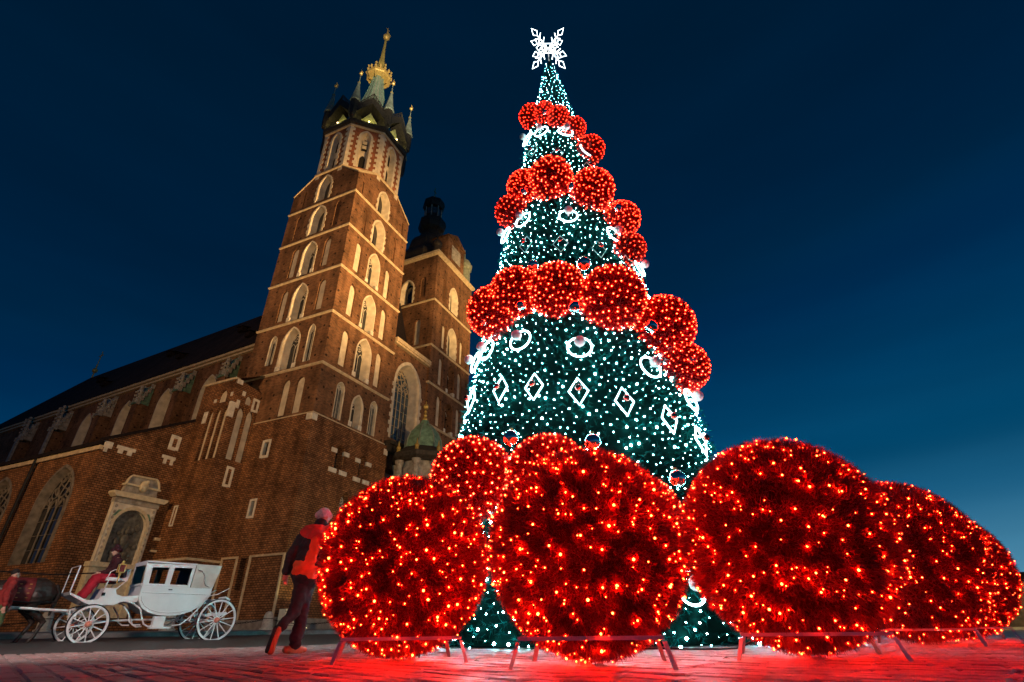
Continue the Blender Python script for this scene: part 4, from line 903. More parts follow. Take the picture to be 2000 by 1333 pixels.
# star
STAR = thing('tree_topper', 'white glowing snowflake star on top of the Christmas tree', 'tree topper', (TX, TY, 20.05))
for sx in (-1, 1):
    for sy in (-1, 1):
        for sz in (-1, 1):
            tip = Vector((sx*.61, sy*.24, sz*.88)); d = tip.normalized(); L_ = tip.length; s1 = d.cross(Vector((0, 0, 1))).normalized(); s2 = d.cross(s1).normalized(); mb = MB()
            for s in (d.cross(Vector((.1, .5, .86))).normalized(),):
                mb.tube([d*.12, d*L_*.66], .013, 5)
                mb.tube([d*L_*.66, d*L_*.80+s*.10, d*L_*1.05, d*L_*.80-s*.10], .013, 5, True)
                for f in (.30, .52):
                    mb.tube([d*L_*f, d*L_*(f+.12)+s*.15], .012, 5); mb.tube([d*L_*f, d*L_*(f+.12)-s*.15], .012, 5)
            mb.build('star_arm', 'star_tube', STAR)
mb = MB(); q = [Vector((sx*.12, sy*.09, sz*.16)) for sx, sy, sz in ((-1, -1, -1), (1, -1, -1), (1, 1, -1), (-1, 1, -1), (-1, -1, 1), (1, -1, 1), (1, 1, 1), (-1, 1, 1))]
for a, b2 in ((0, 1), (1, 2), (2, 3), (3, 0), (4, 5), (5, 6), (6, 7), (7, 4), (0, 4), (1, 5), (2, 6), (3, 7)): mb.tube([q[a], q[b2]], .012, 5)
mb.build('star_centre', 'star_tube', STAR)
mb = MB(); mb.tube([(0, 0, -.9), (0, 0, .1)], .02, 6); mb.build('mast', 'frame_steel', STAR)

# ================================================================== CARRIAGE, HORSE, PEOPLE
def blob(mb, name, mt, parent, voxel=.02, smooth=6, label=None, wr=0.):
    me = bpy.data.meshes.new('tmp'); me.from_pydata(mb.v, [], mb.f); me.update()
    o = bpy.data.objects.new('tmp', me); sc2 = bpy.data.scenes.new('tmp'); sc2.collection.objects.link(o)
    r = o.modifiers.new('r', 'REMESH'); r.mode = 'VOXEL'; r.voxel_size = voxel
    if smooth: s_ = o.modifiers.new('s', 'SMOOTH'); s_.factor = .5; s_.iterations = smooth
    vl = sc2.view_layers[0]; vl.update(); m2 = bpy.data.meshes.new_from_object(o.evaluated_get(vl.depsgraph)); bpy.data.objects.remove(o); bpy.data.scenes.remove(sc2); m2.name = name
    if wr:
        nr = [v.normal.copy() for v in m2.vertices]; co = []
        for v, n_ in zip(m2.vertices, nr):
            q = v.co; co += list(q+n_*wr*(noise.noise(Vector((q.x*7, q.y*7, q.z*13)))+.6*noise.noise(Vector((q.x*17+5, q.y*17, q.z*26)))))
        m2.vertices.foreach_set('co', co); m2.update()
    m2.materials.clear(); return link(name, m2, mt, parent, True, None, label)
CG = Vector((-11.444, 15.832, 0))
CAR = thing('horse_carriage', 'white closed horse carriage with spoked wheels and cream folding hood on the road', 'carriage', CG, RA)
WY = 1.4   # track
def wheel(name, x, y, r, n, label=None):
    near_ = y < .5
    mb = MB(); mb.tube([(x+(r-.025)*math.cos(a), y, r+(r-.025)*math.sin(a)) for a in [2*math.pi*k/40 for k in range(40)]], .026, 8, True); WH = mb.build('wheel', 'rubber', CAR)
    mb = MB(); ri, ro = r-.085, r-.03; vs = []; fs = []
    for k in range(40):
        a = 2*math.pi*k/40
        for (q, yy) in ((ri, -.026), (ro, -.026), (ro, .026), (ri, .026)): vs.append((x+q*math.cos(a), y+yy, r+q*math.sin(a)))
    for k in range(40):
        j = (k+1) % 40
        for t in range(4): u = (t+1) % 4; fs.append((4*k+t, 4*k+u, 4*j+u, 4*j+t))
    mb.add(vs, fs); mb.build('rim', 'white_paint', WH)
    for k in range(n):
        a = 2*math.pi*(k+.3)/n; mb = MB(); mb.tube([(x+.05*math.cos(a), y, r+.05*math.sin(a)), (x+(r-.08)*math.cos(a), y, r+(r-.08)*math.sin(a))], [.020, .014], 6); mb.build('spoke', 'white_paint', WH)
    Mx = Matrix.Translation((x, y, r)) @ Matrix.Rotation(math.pi/2, 4, 'X'); mb = MB(); mb.lathe([(.03, -.11), (.075, -.09), (.085, -.02), (.075, .06), (.06, .10), (.055, .13), (.02, .14)], 14, M=Mx); mb.build('hub', 'hub_paint', WH, smooth=True)
for (x, r, n) in ((-.14, .49, 12), (3.17, .605, 14)):
    for y in (0, WY): wheel('wheel', x, y, r, n)
    mb = MB(); mb.tube([(x, 0, r), (x, WY, r)], .035, 8); mb.build('axle', 'white_paint', CAR)
BY0, BY1 = .16, 1.24
low = [(.90, 1.50), (.90, 1.20), (.93, 1.08), (1.05, .92), (1.25, .80), (1.5, .735), (1.8, .715), (2.1, .74), (2.4, .83), (2.65, 1.0), (2.8, 1.18), (2.87, 1.30), (2.87, 1.50)]
mb = MB(); mb.prism(low, lambda u, z: Vector((u, BY0, z)), lambda u, z: Vector((u, BY1, z))); BD = mb.build('body', 'white_paint', CAR)
mb = MB(); lo2 = [(u, z) for u, z in low[1:-1]]; 
for yy in (BY0-.012, BY1+.012):
    mb = MB(); mb.tube([(1.85+(u-1.85)*.93, yy, 1.30+(z-1.30)*.86) for u, z in lo2], .012, 5); mb.tube([(.95, yy, 1.315), (2.86, yy, 1.315)], .012, 5); mb.build('body_moulding', 'white_paint', BD)
top = [(.90, 1.50), (2.87, 1.50), (2.86, 2.16), (.84, 2.10)]
w1 = [(1.05, 1.56), (1.48, 1.56), (1.48, 2.02), (1.03, 2.0)]; w2_ = [(1.62, 1.56), (2.12, 1.56), (2.14, 2.04), (1.63, 2.03)]
top = [(.90, 1.503), (2.20, 1.503), (2.22, 2.13), (.84, 2.10)]
for (ya, yb) in ((BY0, BY0+.05), (BY1-.05, BY1)):
    mb = MB()
    for yy, sgn in ((ya, -1), (yb, 1)):
        wall(mb, FR((0, yy, 0), (1, 0, 0), (0, sgn, 0)), top, [(w1, 0), (w2_, 0)])
    for p in (top, w1, w2_):
        n = len(p); mb.add([(u, ya, z) for u, z in p]+[(u, yb, z) for u, z in p], [(i, (i+1) % n, n+(i+1) % n, n+i) for i in range(n)])
    sd = mb.build('side_frame', 'white_paint', CAR)
    for p in (w1, w2_): panel(FR((0, (ya+yb)/2, 0), (1, 0, 0), (0, -1, 0)), p, 0, 'window_pane', 'pane', sd)
mb = MB(); mb.box(.84, 2.24, BY0-.02, BY1+.02, 2.131, 2.175); mb.build('roof', 'white_paint', CAR)
mb = MB(); mb.prism([(2.222, 1.49), (2.87, 1.49), (3.0, 2.17), (2.242, 2.17)], lambda u, z: Vector((u, BY0-.015, z)), lambda u, z: Vector((u, BY1+.015, z))); HD = mb.build('folding_hood', 'cream_leather', CAR)
mb = MB(); mb.tube([(2.30, BY0-.05, 2.0), (2.42, BY0-.06, 1.98), (2.52, BY0-.06, 1.85), (2.55, BY0-.06, 1.70), (2.62, BY0-.06, 1.57), (2.74, BY0-.05, 1.54)], .016, 6); mb.build('hood_iron', 'frame_steel', HD)
mb = MB(); mb.box(.86, .90, BY0+.05, BY1-.05, 1.50, 1.56); mb.box(.84, .88, BY0+.05, BY1-.05, 2.06, 2.131); mb.build('front_frame', 'white_paint', CAR)
panel(FR((.87, BY0+.05, 0), (0, 1, 0), (-1, 0, 0)), [(0, 1.56), (.98, 1.56), (.98, 2.06), (0, 2.06)], 0, 'front_window', 'pane', CAR)
mb = MB(); mb.box(2.0, 2.75, BY0+.08, BY1-.08, 1.50, 1.62); mb.box(2.15, 2.22, BY0+.06, BY1-.06, 1.55, 2.05); mb.build('red_seat', 'red_leather', CAR)
mb = MB(); mb.box(1.62, 1.72, BY0-.03, BY0-.012, 1.40, 1.425); mb.build('door_handle', 'iron', BD)
# box, footboard, neck
neck = [(-.76, 1.27), (-.72, 1.20), (-.36, 1.02), (-.22, .97), (.35, .97), (.52, 1.06), (.9, 1.06), (.95, 1.24), (.5, 1.20), (.34, 1.25), (.27, 1.40), (.03, 1.40), (-.05, 1.10), (-.32, 1.08)]
mb = MB(); mb.prism(neck, lambda u, z: Vector((u, .22, z)), lambda u, z: Vector((u, 1.18, z))); mb.build('driving_box', 'white_paint', CAR)
mb = MB(); mb.box(-.02, .06, .19, .215, 1.20, 1.28); mb.build('box_badge', 'iron', CAR)
mb = MB(); mb.prism([(-.76, 1.27), (-.73, 1.27), (-.71, 1.93), (-.74, 1.93)], lambda u, z: Vector((u, .22, z)), lambda u, z: Vector((u, .25, z))); mb.tube([(-.725, .24, 1.93), (-.725, 1.16, 1.93)], .012, 6); mb.tube([(-.74, 1.16, 1.27), (-.725, 1.16, 1.93)], .014, 6); mb.build('dash_frame', 'white_paint', CAR)
mb = MB(); mb.box(.0, .52, .28, 1.12, 1.60, 1.68); mb.box(.44, .52, .28, 1.12, 1.68, 1.92); mb.build('driver_seat', 'white_paint', CAR)
for yy in (.26, 1.14):
    mb = MB(); mb.tube([(.02, yy, 1.40), (.05, yy, 1.6)], .014, 5); mb.tube([(.3, yy, 1.38), (.5, yy, 1.62)], .014, 5); mb.tube([(.0, yy, 1.66), (.03, yy, 1.82), (.12, yy, 1.88), (.5, yy, 1.88)], .014, 6); mb.build('seat_iron', 'white_paint', CAR)
for yy in (.12, 1.28):
    mb = MB(); mb.box(.16, .30, yy-.07, yy+.07, 1.82, 2.0); LN = mb.build('lantern', 'red_leather', CAR)
    mb = MB()
    for (dx, dy) in ((-.075, -.075), (.075, -.075), (.075, .075), (-.075, .075)): mb.box(.23+dx-.01, .23+dx+.01, yy+dy-.01, yy+dy+.01, 1.81, 2.01)
    mb.box(.145, .315, yy-.085, yy+.085, 1.795, 1.815); mb.box(.145, .315, yy-.085, yy+.085, 2.0, 2.02); mb.lathe([(.06, 2.02), (.03, 2.07), (.05, 2.09), (.01, 2.13)], 8, (.23, yy)); mb.lathe([(.012, 1.52), (.018, 1.6), (.02, 1.7), (.05, 1.8)], 8, (.23, yy)); mb.build('lantern_frame', 'gold', LN)
# springs, step, perch
for yy in (.2, 1.2):
    mb = MB(); mb.tube([(.55, yy, 1.08), (.8, yy, 1.04), (1.05, yy, .88), (1.14, yy, .68), (1.24, yy, .50), (1.36, yy, .44), (1.5, yy, .45)], .022, 7); mb.build('spring_iron', 'white_paint', CAR)
    mb = MB(); mb.tube([(.62, yy, .95), (.8, yy, .74), (.86, yy, .56), (.98, yy, .48), (1.16, yy, .48)], .02, 7); mb.build('step_iron', 'white_paint', CAR)
    mb = MB(); mb.tube([(2.75, yy, 1.1), (2.55, yy, .82), (2.38, yy, .62), (2.22, yy, .48), (2.0, yy, .46)], .022, 7); mb.build('spring_iron', 'white_paint', CAR)
    mb = MB(); mb.tube([(2.6, yy, .78), (2.48, yy, .7), (2.45, yy, .58), (2.52, yy, .55)], .016, 6); mb.build('scroll', 'white_paint', CAR)
    mb = MB(); mb.tube([(2.85, yy, 1.28), (3.1, yy, 1.34), (3.42, yy, 1.52)], .014, 6); mb.build('rear_handle', 'white_paint', CAR)
    mb = MB(); mb.prism([(2.9, .72), (3.35, .72), (3.5, .78), (3.5, .84), (2.9, .80)], lambda u, z: Vector((u, yy-.03, z)), lambda u, z: Vector((u, yy+.03, z))); mb.build('rear_spring', 'white_paint', CAR)
mb = MB(); mb.box(1.4, 1.95, .1, .3, .38, .43); mb.box(1.45, 1.75, .12, .28, .43, .70); mb.build('step', 'white_paint', CAR)
mb = MB(); mb.tube([(-.14, .7, .55), (1.2, .7, .62), (3.17, .7, .62)], .03, 6); mb.build('perch', 'white_paint', CAR)
mb = MB(); mb.tube([(3.2, .3, 1.22), (3.4, .3, 1.26), (3.55, .3, 1.20), (3.5, .3, 1.10)], .03, 7); mb.box(3.0, 3.5, .22, 1.1, 1.14, 1.2); mb.build('rear_rack', 'white_paint', CAR)
for yy in (.32, 1.08): mb = MB(); mb.tube([(-.25, yy, .70), (-.65, yy, .82), (-1.2, yy, .84), (-2.9, yy, .95)], .032, 7); mb.build('shaft', 'white_paint', CAR)
mb = MB(); mb.tube([(-.62, .1, .84), (-.6, .1, .6), (-.52, .1, .55), (-.42, .1, .58)], .018, 6); mb.tube([(-.62, .1, .84), (-.3, .3, .72)], .02, 6); mb.tube([(-.6, .2, .82), (-.6, 1.2, .82)], .035, 7); mb.build('splinter_bar', 'white_paint', CAR)

def person(name, label, loc, rz, J, cloth, hat=None, group=None, voxel=.017, extra=None):
    """J: joint positions; cloth: list of (part, material, [(a,b,ra,rb) | ('e',c,r)])"""
    T = thing(name, label, 'person', loc, rz, group)
    mb = MB(); h = Vector(J['head']); fwd = Vector(J['face']).normalized(); sd = fwd.cross(Vector((0, 0, 1)))
    mb.ellipsoid(h, (.078, .085, .112), 16, 12); mb.ellipsoid(h+fwd*.03+Vector((0, 0, -.05)), (.058, .062, .068), 12, 8)
    mb.capsule(h+Vector((0, 0, -.06)), J['neck'], .055, .06)
    mb.capsule(h+fwd*.085+Vector((0, 0, .0)), h+fwd*.105+Vector((0, 0, -.025)), .012, .016, 8)
    for s in (-1, 1):
        mb.ellipsoid(h+sd*s*.08+Vector((0, 0, -.01)), (.016, .02, .032), 8, 6)
        mb.ellipsoid(h+fwd*.078+sd*s*.032+Vector((0, 0, .012)), .014, 8, 6)
    mb.capsule(h+fwd*.078+sd*.022+Vector((0, 0, -.06)), h+fwd*.078-sd*.022+Vector((0, 0, -.06)), .010, .010, 8)
    mb.capsule(J['neck'], Vector(J['neck'])*.75+Vector(J['hip'])*.25, .07, .12); mb.capsule(Vector(J['neck'])*.7+Vector(J['hip'])*.3, J['hip'], .12, .12)
    for s in ('l', 'r'):
        mb.capsule(J['neck'], J['sh'+s], .06, .05); mb.capsule(J['sh'+s], J['el'+s], .045, .038); mb.capsule(J['el'+s], J['wr'+s], .036, .026)
        w = Vector(J['wr'+s]); d = Vector(J['hd'+s]).normalized(); pn = d.cross(fwd if abs(d.dot(fwd)) < .9 else Vector((0, 0, 1))).normalized(); ax = pn.cross(d).normalized()
        mb.capsule(w, w+d*.085, .026, .034)
        for k, (o_, ln) in enumerate(((-.030, .066), (-.010, .078), (.011, .073), (.030, .058))):
            a = w+d*.085+ax*o_; b_ = a+d*ln*.55+pn*.006; mb.capsule(a, b_, .0105, .010, 8); mb.capsule(b_, b_+d*ln*.4+pn*.028, .010, .009, 8)
        a = w+d*.03-ax*.03; mb.capsule(a, a-ax*.03+d*.035+pn*.01, .013, .011, 8); mb.capsule(a-ax*.03+d*.035+pn*.01, a-ax*.034+d*.07+pn*.02, .011, .009, 8)
        mb.capsule(J['hip'], J['kn'+s], .07, .05); mb.capsule(J['kn'+s], J['an'+s], .045, .035)
    B = blob(mb, 'body', 'skin', T, .0115, 3)
    for nm, mt, items in cloth:
        mb = MB()
        for it in items:
            if it[0] == 'e': mb.ellipsoid(it[1], it[2], 16, 10)
            else: mb.capsule(it[0], it[1], it[2], it[3], 14)
        blob(mb, nm, mt, T, voxel, 3, wr=.022)
    return T
# walker beside the left ball; local x to the right in view, y away from the camera
gz = math.atan2(7.97, -2.78)-math.pi/2
J = dict(head=(.04, .06, 1.76), face=(.8, .6, 0), neck=(.02, .02, 1.60), hip=(-.06, 0, .92), shl=(-.17, .06, 1.50), shr=(.19, -.03, 1.50), ell=(-.30, .0, 1.23), elr=(.30, .05, 1.24), wrl=(-.33, .06, .99), wrr=(.38, .16, 1.04), hdl=(-.02, .12, -1), hdr=(.3, .3, -1),
         knl=(-.14, -.06, .50), anl=(-.27, -.16, .27), knr=(-.03, .08, .50), anr=(-.06, .04, .09))
cl = [('black_jacket', 'jacket_black', [(J['neck'], (-.02, .0, 1.30), .125, .205), ((-.02, 0, 1.35), (-.06, -.0, .98), .205, .205), ((-.15, .05, 1.50), (.17, -.02, 1.50), .10, .10), (J['shl'], J['ell'], .100, .085), (J['ell'], (-.33, .055, 1.01), .083, .062), (J['shr'], J['elr'], .088, .074), (J['elr'], (.375, .155, 1.06), .072, .055)]),
      ('red_yoke', 'jacket_red', [((-.14, .01, 1.53), (.15, -.04, 1.53), .108, .108), ((-.01, -.03, 1.47), (.04, -.04, 1.42), .182, .182), ((.03, .02, 1.6), (.035, .03, 1.655), .088, .082)]),
      ('orange_back_panel', 'jacket_orange', [((.0, -.12, 1.42), (-.06, -.07, 1.02), .10, .145), ((-.10, -.04, 1.03), (-.04, -.04, 1.0), .17, .175)]),
      ('trousers', 'trousers', [((-.12, 0, .95), (.0, .0, .95), .15, .15), ((-.10, -.02, .9), J['knl'], .11, .082), (J['knl'], (-.255, -.15, .32), .08, .07), ((-.03, .02, .9), J['knr'], .11, .085), (J['knr'], (-.06, .04, .12), .08, .088)])]
WK = person('person', 'person walking away in black and red jacket and pale knit cap beside left ball', (-2.90, 7.97, 0), gz, J, cl)
mb = MB(); mb.ellipsoid((.04, .06, 1.805), (.10, .108, .095), 18, 10); mb.capsule((-.03, .04, 1.785), (.11, .08, 1.785), .06, .06); blob(mb, 'knit_cap', 'wool_pale', WK, .012, 4)
mb = MB(); mb.capsule((-.16, -.02, .05), (.0, .08, .045), .048, .046); mb.capsule((.0, .08, .05), (.07, .125, .04), .046, .036); mb.capsule((-.07, .04, .08), (-.06, .04, .13), .06, .055); mb.box(-.1, .1, -.04, .04, .0, .025, Matrix.Translation((-.05, .05, 0)) @ Matrix.Rotation(.57, 4, 'Z')); blob(mb, 'shoe', 'shoe_tan', WK, .012, 3)
mb = MB(); mb.capsule((-.335, -.19, .045), (-.315, -.19, .17), .05, .042); mb.capsule((-.315, -.19, .17), (-.29, -.175, .28), .042, .048); blob(mb, 'shoe', 'shoe_sole', WK, .012, 3)
mb = MB(); mb.capsule((-.372, -.205, .05), (-.352, -.205, .17), .036, .03); mb.capsule((-.352, -.205, .17), (-.325, -.19, .30), .03, .034); blob(mb, 'shoe_sole', 'rubber', WK, .012, 3)
# coachman: carriage axes, faces -x
J = dict(head=(.10, .7, 2.40), face=(-1, -.1, -.05), neck=(.16, .7, 2.24), hip=(.26, .7, 1.72), shl=(.20, .50, 2.14), shr=(.20, .90, 2.14), ell=(.12, .42, 1.88), elr=(.12, .98, 1.88), wrl=(-.13, .52, 1.80), wrr=(-.13, .88, 1.80), hdl=(-1, .25, -.1), hdr=(-1, -.25, -.1),
         knl=(-.16, .55, 1.62), anl=(-.36, .55, 1.22), knr=(-.16, .85, 1.62), anr=(-.36, .85, 1.22))
cl = [('coat', 'maroon_cloth', [(J['neck'], (.25, .7, 1.85), .11, .19), ((.25, .62, 1.85), (.27, .78, 1.72), .19, .2), ((.18, .52, 2.13), (.18, .88, 2.13), .10, .10), (J['shl'], J['ell'], .09, .08), (J['ell'], (-.10, .52, 1.81), .075, .055), (J['shr'], J['elr'], .09, .08), (J['elr'], (-.10, .88, 1.81), .075, .055), ((.2, .6, 1.74), (-.12, .56, 1.66), .13, .10), ((.2, .8, 1.74), (-.12, .84, 1.66), .13, .10)]),
      ('lap_blanket', 'red_cloth', [((.14, .54, 1.70), (-.16, .52, 1.66), .125, .115), ((.14, .86, 1.70), (-.16, .88, 1.66), .125, .115), ((-.16, .52, 1.66), (-.34, .52, 1.22), .115, .10), ((-.16, .88, 1.66), (-.34, .88, 1.22), .115, .10), ((-.14, .7, 1.62), (-.33, .7, 1.24), .12, .11), ((.0, .6, 1.66), (.0, .8, 1.66), .12, .12)]),
      ('hat', 'maroon_cloth', [((.10, .7, 2.485), (.10, .7, 2.53), .10, .085), ((.10, .62, 2.455), (.10, .78, 2.455), .07, .07), ((.0, .7, 2.45), (.2, .7, 2.45), .055, .055)]),
      ('boots', 'rubber', [((-.36, .55, 1.26), (-.37, .55, 1.15), .055, .05), ((-.37, .55, 1.14), (-.50, .55, 1.16), .05, .042), ((-.36, .85, 1.26), (-.37, .85, 1.15), .055, .05), ((-.37, .85, 1.14), (-.50, .85, 1.16), .05, .042)])]
person('person', 'coachman in dark coat with red lap blanket seated on the carriage box', CG, RA, J, cl)
# passer-by at the left edge
J = dict(head=(0, 0, 1.62), face=(1, .2, 0), neck=(0, 0, 1.46), hip=(0, 0, .92), shl=(.0, -.19, 1.40), shr=(0, .19, 1.40), ell=(-.04, -.25, 1.13), elr=(.05, .25, 1.13), wrl=(.02, -.26, .88), wrr=(.14, .24, .92), hdl=(.1, 0, -1), hdr=(.3, 0, -1), knl=(.05, -.09, .5), anl=(.0, -.09, .09), knr=(-.02, .09, .5), anr=(-.1, .09, .1))
cl = [('red_jacket', 'dull_red', [(J['neck'], (0, 0, 1.15), .11, .17), ((0, 0, 1.2), (0, 0, .92), .17, .175), ((0, -.17, 1.4), (0, .17, 1.4), .09, .09), (J['shl'], J['ell'], .08, .07), (J['ell'], (.015, -.26, .91), .068, .052), (J['shr'], J['elr'], .08, .07), (J['elr'], (.13, .24, .95), .068, .052)]),
      ('green_trousers', 'green_cloth', [((0, -.06, .9), J['knl'], .12, .085), (J['knl'], (0, -.09, .1), .082, .075), ((0, .06, .9), J['knr'], .12, .085), (J['knr'], (-.1, .09, .1), .082, .075)]),
      ('shoes', 'rubber', [((-.03, -.09, .045), (.15, -.09, .04), .045, .04), ((-.13, .09, .045), (.05, .09, .04), .045, .04)])]
lv = lambda u, y, z=0: CG+rd*u+rn*y+Vector((0, 0, z))
pb = person('person', 'person in red jacket and green trousers by the horse, cut by left edge', lv(-2.06, -.05), RA, J, cl)
mb = MB(); mb.ellipsoid((-.012, 0, 1.655), (.088, .09, .095), 14, 10); blob(mb, 'hair', 'hair', pb, .014, 3)

# horse
HR = thing('horse', 'dark brown carriage horse with red studded harness cloth, cut by left edge', 'horse', lv(-2.0, .7), RA)
x0 = 2.0; H = lambda x, y, z: Vector((x+x0, y, z))
mb = MB()
mb.ellipsoid(H(-1.42, 0, 1.28), (.46, .30, .33), 18, 12); mb.ellipsoid(H(-1.22, 0, 1.22), (.30, .27, .28), 16, 10); mb.ellipsoid(H(-1.95, 0, 1.20), (.60, .32, .34), 18, 12); mb.ellipsoid(H(-2.5, 0, 1.24), (.42, .28, .36), 16, 12); mb.ellipsoid(H(-2.62, 0, 1.46), (.30, .15, .18), 14, 10)
mb.capsule(H(-2.68, 0, 1.35), H(-3.15, 0, 1.86), .25, .15, 16); mb.capsule(H(-3.15, 0, 1.90), H(-3.32, 0, 1.86), .15, .14, 14); mb.capsule(H(-3.30, 0, 1.86), H(-3.66, 0, 1.52), .125, .075, 14); mb.ellipsoid(H(-3.68, 0, 1.50), (.08, .065, .075), 10, 8)
for s in (-1, 1):
    mb.capsule(H(-3.18, s*.06, 2.0), H(-3.17, s*.08, 2.14), .035, .012, 8)
    hx = .0 if s < 0 else -.22
    mb.capsule(H(-1.38, s*.14, 1.15), H(-1.42+hx*.3, s*.16, .86), .21, .12, 14); mb.capsule(H(-1.42+hx*.3, s*.16, .88), H(-1.02+hx*.8, s*.15, .56), .115, .062, 12); mb.capsule(H(-1.02+hx*.8, s*.15, .56), H(-1.12+hx, s*.15, .20), .056, .042, 10); mb.capsule(H(-1.12+hx, s*.15, .20), H(-1.19+hx, s*.15, .09), .05, .046, 10)
    fx = -.05 if s < 0 else .18
    mb.capsule(H(-2.52, s*.15, 1.05), H(-2.52+fx*.4, s*.15, .72), .14, .085, 12); mb.capsule(H(-2.52+fx*.4, s*.15, .72), H(-2.52+fx*.6, s*.15, .50), .075, .058, 10); mb.capsule(H(-2.52+fx*.6, s*.15, .50), H(-2.52+fx, s*.15, .20), .05, .04, 10); mb.capsule(H(-2.52+fx, s*.15, .2), H(-2.57+fx, s*.15, .09), .048, .046, 10)
blob(mb, 'body', 'horse_coat', HR, .022, 5, wr=.016)
for s in (-1, 1):
    hx = .0 if s < 0 else -.22; fx = -.05 if s < 0 else .18
    for xx in (-1.21+hx, -2.59+fx): mb = MB(); p = H(xx, s*.15, 0); mb.lathe([(.068, 0), (.055, .09), (.03, .1)], 12, (p.x, p.y)); mb.build('hoof', 'hoof', HR, smooth=True)
mb = MB(); mb.capsule(H(-.98, 0, 1.42), H(-.90, 0, 1.2), .05, .075); mb.capsule(H(-.90, 0, 1.2), H(-.93, 0, .72), .08, .03); blob(mb, 'tail', 'hair', HR, .02, 4)
mb = MB(); mb.capsule(H(-2.75, 0, 1.66), H(-3.08, 0, 2.03), .06, .05); mb.capsule(H(-2.7, -.03, 1.6), H(-2.75, -.17, 1.45), .05, .03); blob(mb, 'mane', 'hair', HR, .02, 3)
vs = []; fs = []; nn = 20
for i, xx in enumerate([-1.5-.08*k for k in range(8)]):
    for j in range(nn):
        a = R_(-62)+R_(304-180+180*0)*0+ (math.pi*2-R_(130))*j/(nn-1)-R_(25)*0; a = R_(-50)+R_(280)*j/(nn-1)
        ryy, rzz = .345, .365; vs.append(H(xx, ryy*math.cos(a), 1.24+rzz*math.sin(a)))
for i in range(7):
    for j in range(nn-1): fs.append((i*nn+j, i*nn+j+1, (i+1)*nn+j+1, (i+1)*nn+j))
mb = MB(); mb.add(vs, fs); CL = mb.build('harness_cloth', 'red_leather', HR, smooth=True)
for i in range(3):
    for j in range(5):
        a = R_(150+j*17); p = H(-1.6-i*.2, .355*math.cos(a), 1.24+.375*math.sin(a)); mb = MB(); mb.ellipsoid(p, (.034, .012, .012), 6, 4); mb.build('brass_stud', 'gold', CL)
for s in (-1, 1):
    mb = MB(); mb.tube([H(-.92, s*.2, 1.02), H(-1.5, s*.35, 1.0), H(-2.5, s*.31, 1.05), H(-2.9, s*.16, 1.1)], .022, 6); mb.build('trace', 'iron', HR)
    mb = MB(); mb.tube([lv(-.14, .7+s*.14, 1.82)-lv(-2.0, .7) , ], .01) if False else None
    q = [H(-.22, s*.14, 1.80), H(-1.2, s*.16, 1.70), H(-2.4, s*.14, 1.72), H(-3.55, s*.09, 1.6)]; mb = MB(); mb.tube(q, .010, 5); mb.build('rein', 'iron', HR)

# ================================================================== SMALL THINGS
def bollard(label, p, h=1.05):
    T = thing('stone_bollard', label, 'bollard', p, 0, 'stone bollards along the church pavement')
    mb = MB(); mb.lathe([(.42, -.1), (.42, .12), (.33, .16), (.31, .5*h), (.27, .78*h), (.2, .93*h), (.08, h)], 14); mb.build('post', 'granite_pale', T, smooth=False)
    mb = MB(); mb.tube([(.0+.3*math.cos(q), .3*math.sin(q), .62*h) for q in [2*math.pi*k/16 for k in range(16)]], .02, 5, True); mb.build('iron_ring', 'iron', T); return T
def chain(label, a, b2):
    a, b2 = Vector(a), Vector(b2); L_ = (b2-a).length; n = int(L_/.13); T = thing('chain', label, 'chain', a, 0, 'chains between the bollards'); me = None
    lm = MB(); lm.tube([(.085*math.cos(q), .04*math.sin(q), 0) for q in [2*math.pi*k/10 for k in range(10)]], .014, 5, True)
    lnk = bpy.data.meshes.new('link'); lnk.from_pydata(lm.v, [], lm.f); lnk.update(); lnk.materials.append(MATS['iron'])
    for k in range(n+1):
        f = k/n; p = (b2-a)*f+Vector((0, 0, -4*.3*f*(1-f))); o = bpy.data.objects.new('link', lnk); col.objects.link(o); o.parent = T; o.location = p; d = (b2-a); sl = math.atan2(-4*.3*(1-2*f)/L_, 1/1); o.rotation_euler = (math.pi/2*(k % 2)+.4, -sl, math.atan2(d.y, d.x))
bp_ = [(cw(-1.9, -1.6, .36), 'pale stone bollard at the brick corner of the tall tower'), (cw(-6.2, 1.5, .36), 'stone bollard behind the rear wheels of the carriage'), (cw(-10.6, 5.2, .36), 'stone bollard behind the front wheels of the carriage'), (cw(-13.5, 10.5, .36), 'stone bollard behind the horse at left'), (cw(2.8, -3.6, .36), 'stone bollard beyond the walker, left of the giant balls')]
for p, l in bp_: bollard(l, p)
up_ = Vector((0, 0, .65))
for (a, b2, l) in ((0, 1, 'iron chain from the tower corner bollard behind the carriage'), (1, 2, 'iron chain seen under the white carriage body'), (2, 3, 'iron chain seen behind the front wheel and horse'), (0, 4, 'iron chain from the tower corner bollard towards the walker')):
    chain(l, bp_[a][0]+up_, bp_[b2][0]+up_)
CB = thing('floodlight_cabinet', 'pale lit cabinet at the foot of the tall tower beside the bollard', 'cabinet', cw(.7, -.75, .36), CA)
mb = MB(); mb.box(-.75, .75, -.3, .3, 0, 1.25); mb.build('box', 'cabinet', CB)
for k in range(4): mb = MB(); mb.box(-.9, .9, -.42, -.38, .25+k*.28, .28+k*.28); mb.build('rail', 'iron', CB)
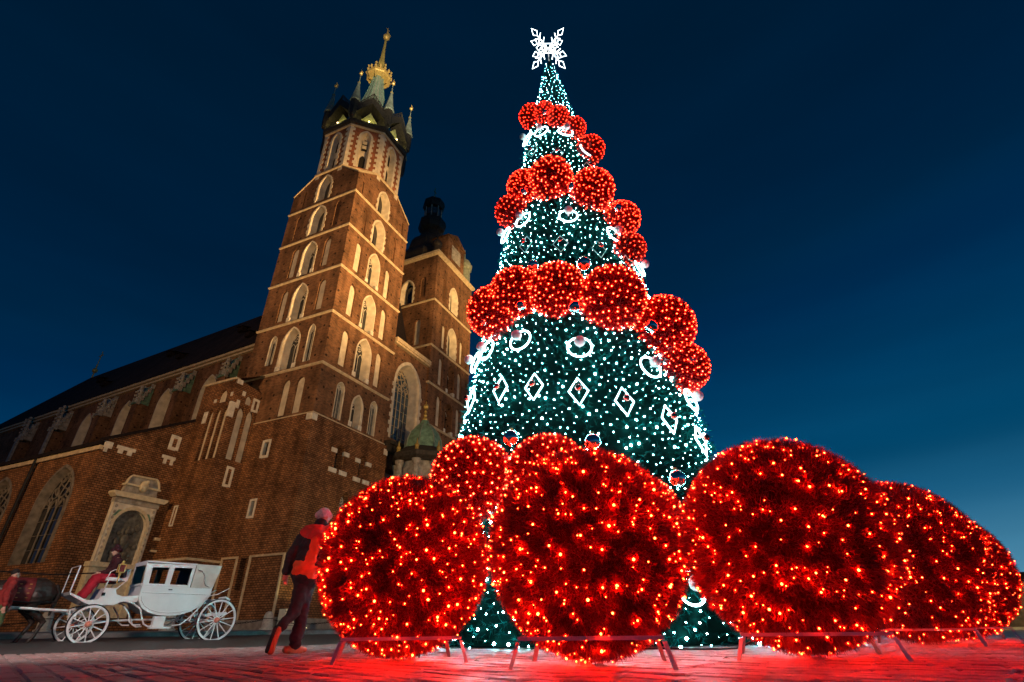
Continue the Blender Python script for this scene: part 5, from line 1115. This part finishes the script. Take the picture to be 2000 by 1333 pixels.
mb = MB(); mb.box(-.2, .2, -1.5, -1.2, .0, .12); mb.build('lamp_housing', 'iron', CB); mb = MB(); mb.box(-.17, .17, -1.46, -1.24, .121, .14); mb.build('lamp_lens', 'lamp_glow', CB)
l = spot('ground_floodlight', cw(.9, -2.2, .6), cw(.9, -.2, 4.5), 420, (1, .82, .32), 110)
# cable and litter
def gcab(pts, label, par=None):
    mb = MB(); mb.tube(pts, .012, 6); o = mb.build('power_cable', 'cable', None); tag(o, label, 'cable', 'cables on the paving'); return o
gcab([(1.35, 7.9, .015), (1.5, 7.6, .02), (1.9, 7.75, .015), (2.2, 7.5, .015), (2.5, 7.35, .015), (2.62, 7.1, .03), (2.75, 6.9, .1), (2.8, 6.6, .3)], 'black power cable lying on the paving between the two right front balls')
for (x, y, s, l) in ((1.85, 5.3, .035, 'dry leaf on the paving right of the middle ball'), (-.35, 5.35, .03, 'dry leaf on the paving left of the middle ball'), (-4.2, 6.9, .03, 'dry leaf on the pink-tinted paving at left'), (-6.2, 8.6, .035, 'dry leaf on the paving below the front wheel')):
    mb = MB(); mb.add([(x-s, y, .008), (x, y-s*.6, .012), (x+s, y, .010), (x, y+s*.6, .018), (x, y, .022)], [(0, 1, 4), (1, 2, 4), (2, 3, 4), (3, 0, 4)]); tag(mb.build('leaf', 'hut_wood'), l, 'leaf', 'leaves on the paving')
# far hut and kerb at the right edge
HT = thing('market_hut', 'dark wooden hut in the distance at the right edge', 'hut', (26.5, 29.5, 0), R_(-35))
for k in range(12): mb = MB(); mb.box(-2.4+k*.4, -2.02+k*.4, -1.2, -1.15, .1, 2.1); mb.build('plank', 'hut_wood', HT)
mb = MB(); mb.box(-2.4, 2.4, -1.14, 1.2, .1, 2.1); mb.build('wall', 'hut_wood', HT); mb = MB(); mb.prism([(-1.5, 2.1), (1.5, 2.1), (0, 2.6)], lambda u, z: Vector((-2.7, u, z)), lambda u, z: Vector((2.7, u, z))); mb.build('roof', 'slate', HT); mb = MB(); mb.box(-2.6, 2.6, -1.5, 1.4, -.02, .1); mb.build('base', 'coping', HT)
point('hut_lamp', (24.5, 26.5, 2.2), 220, (1, .75, .35), .1)
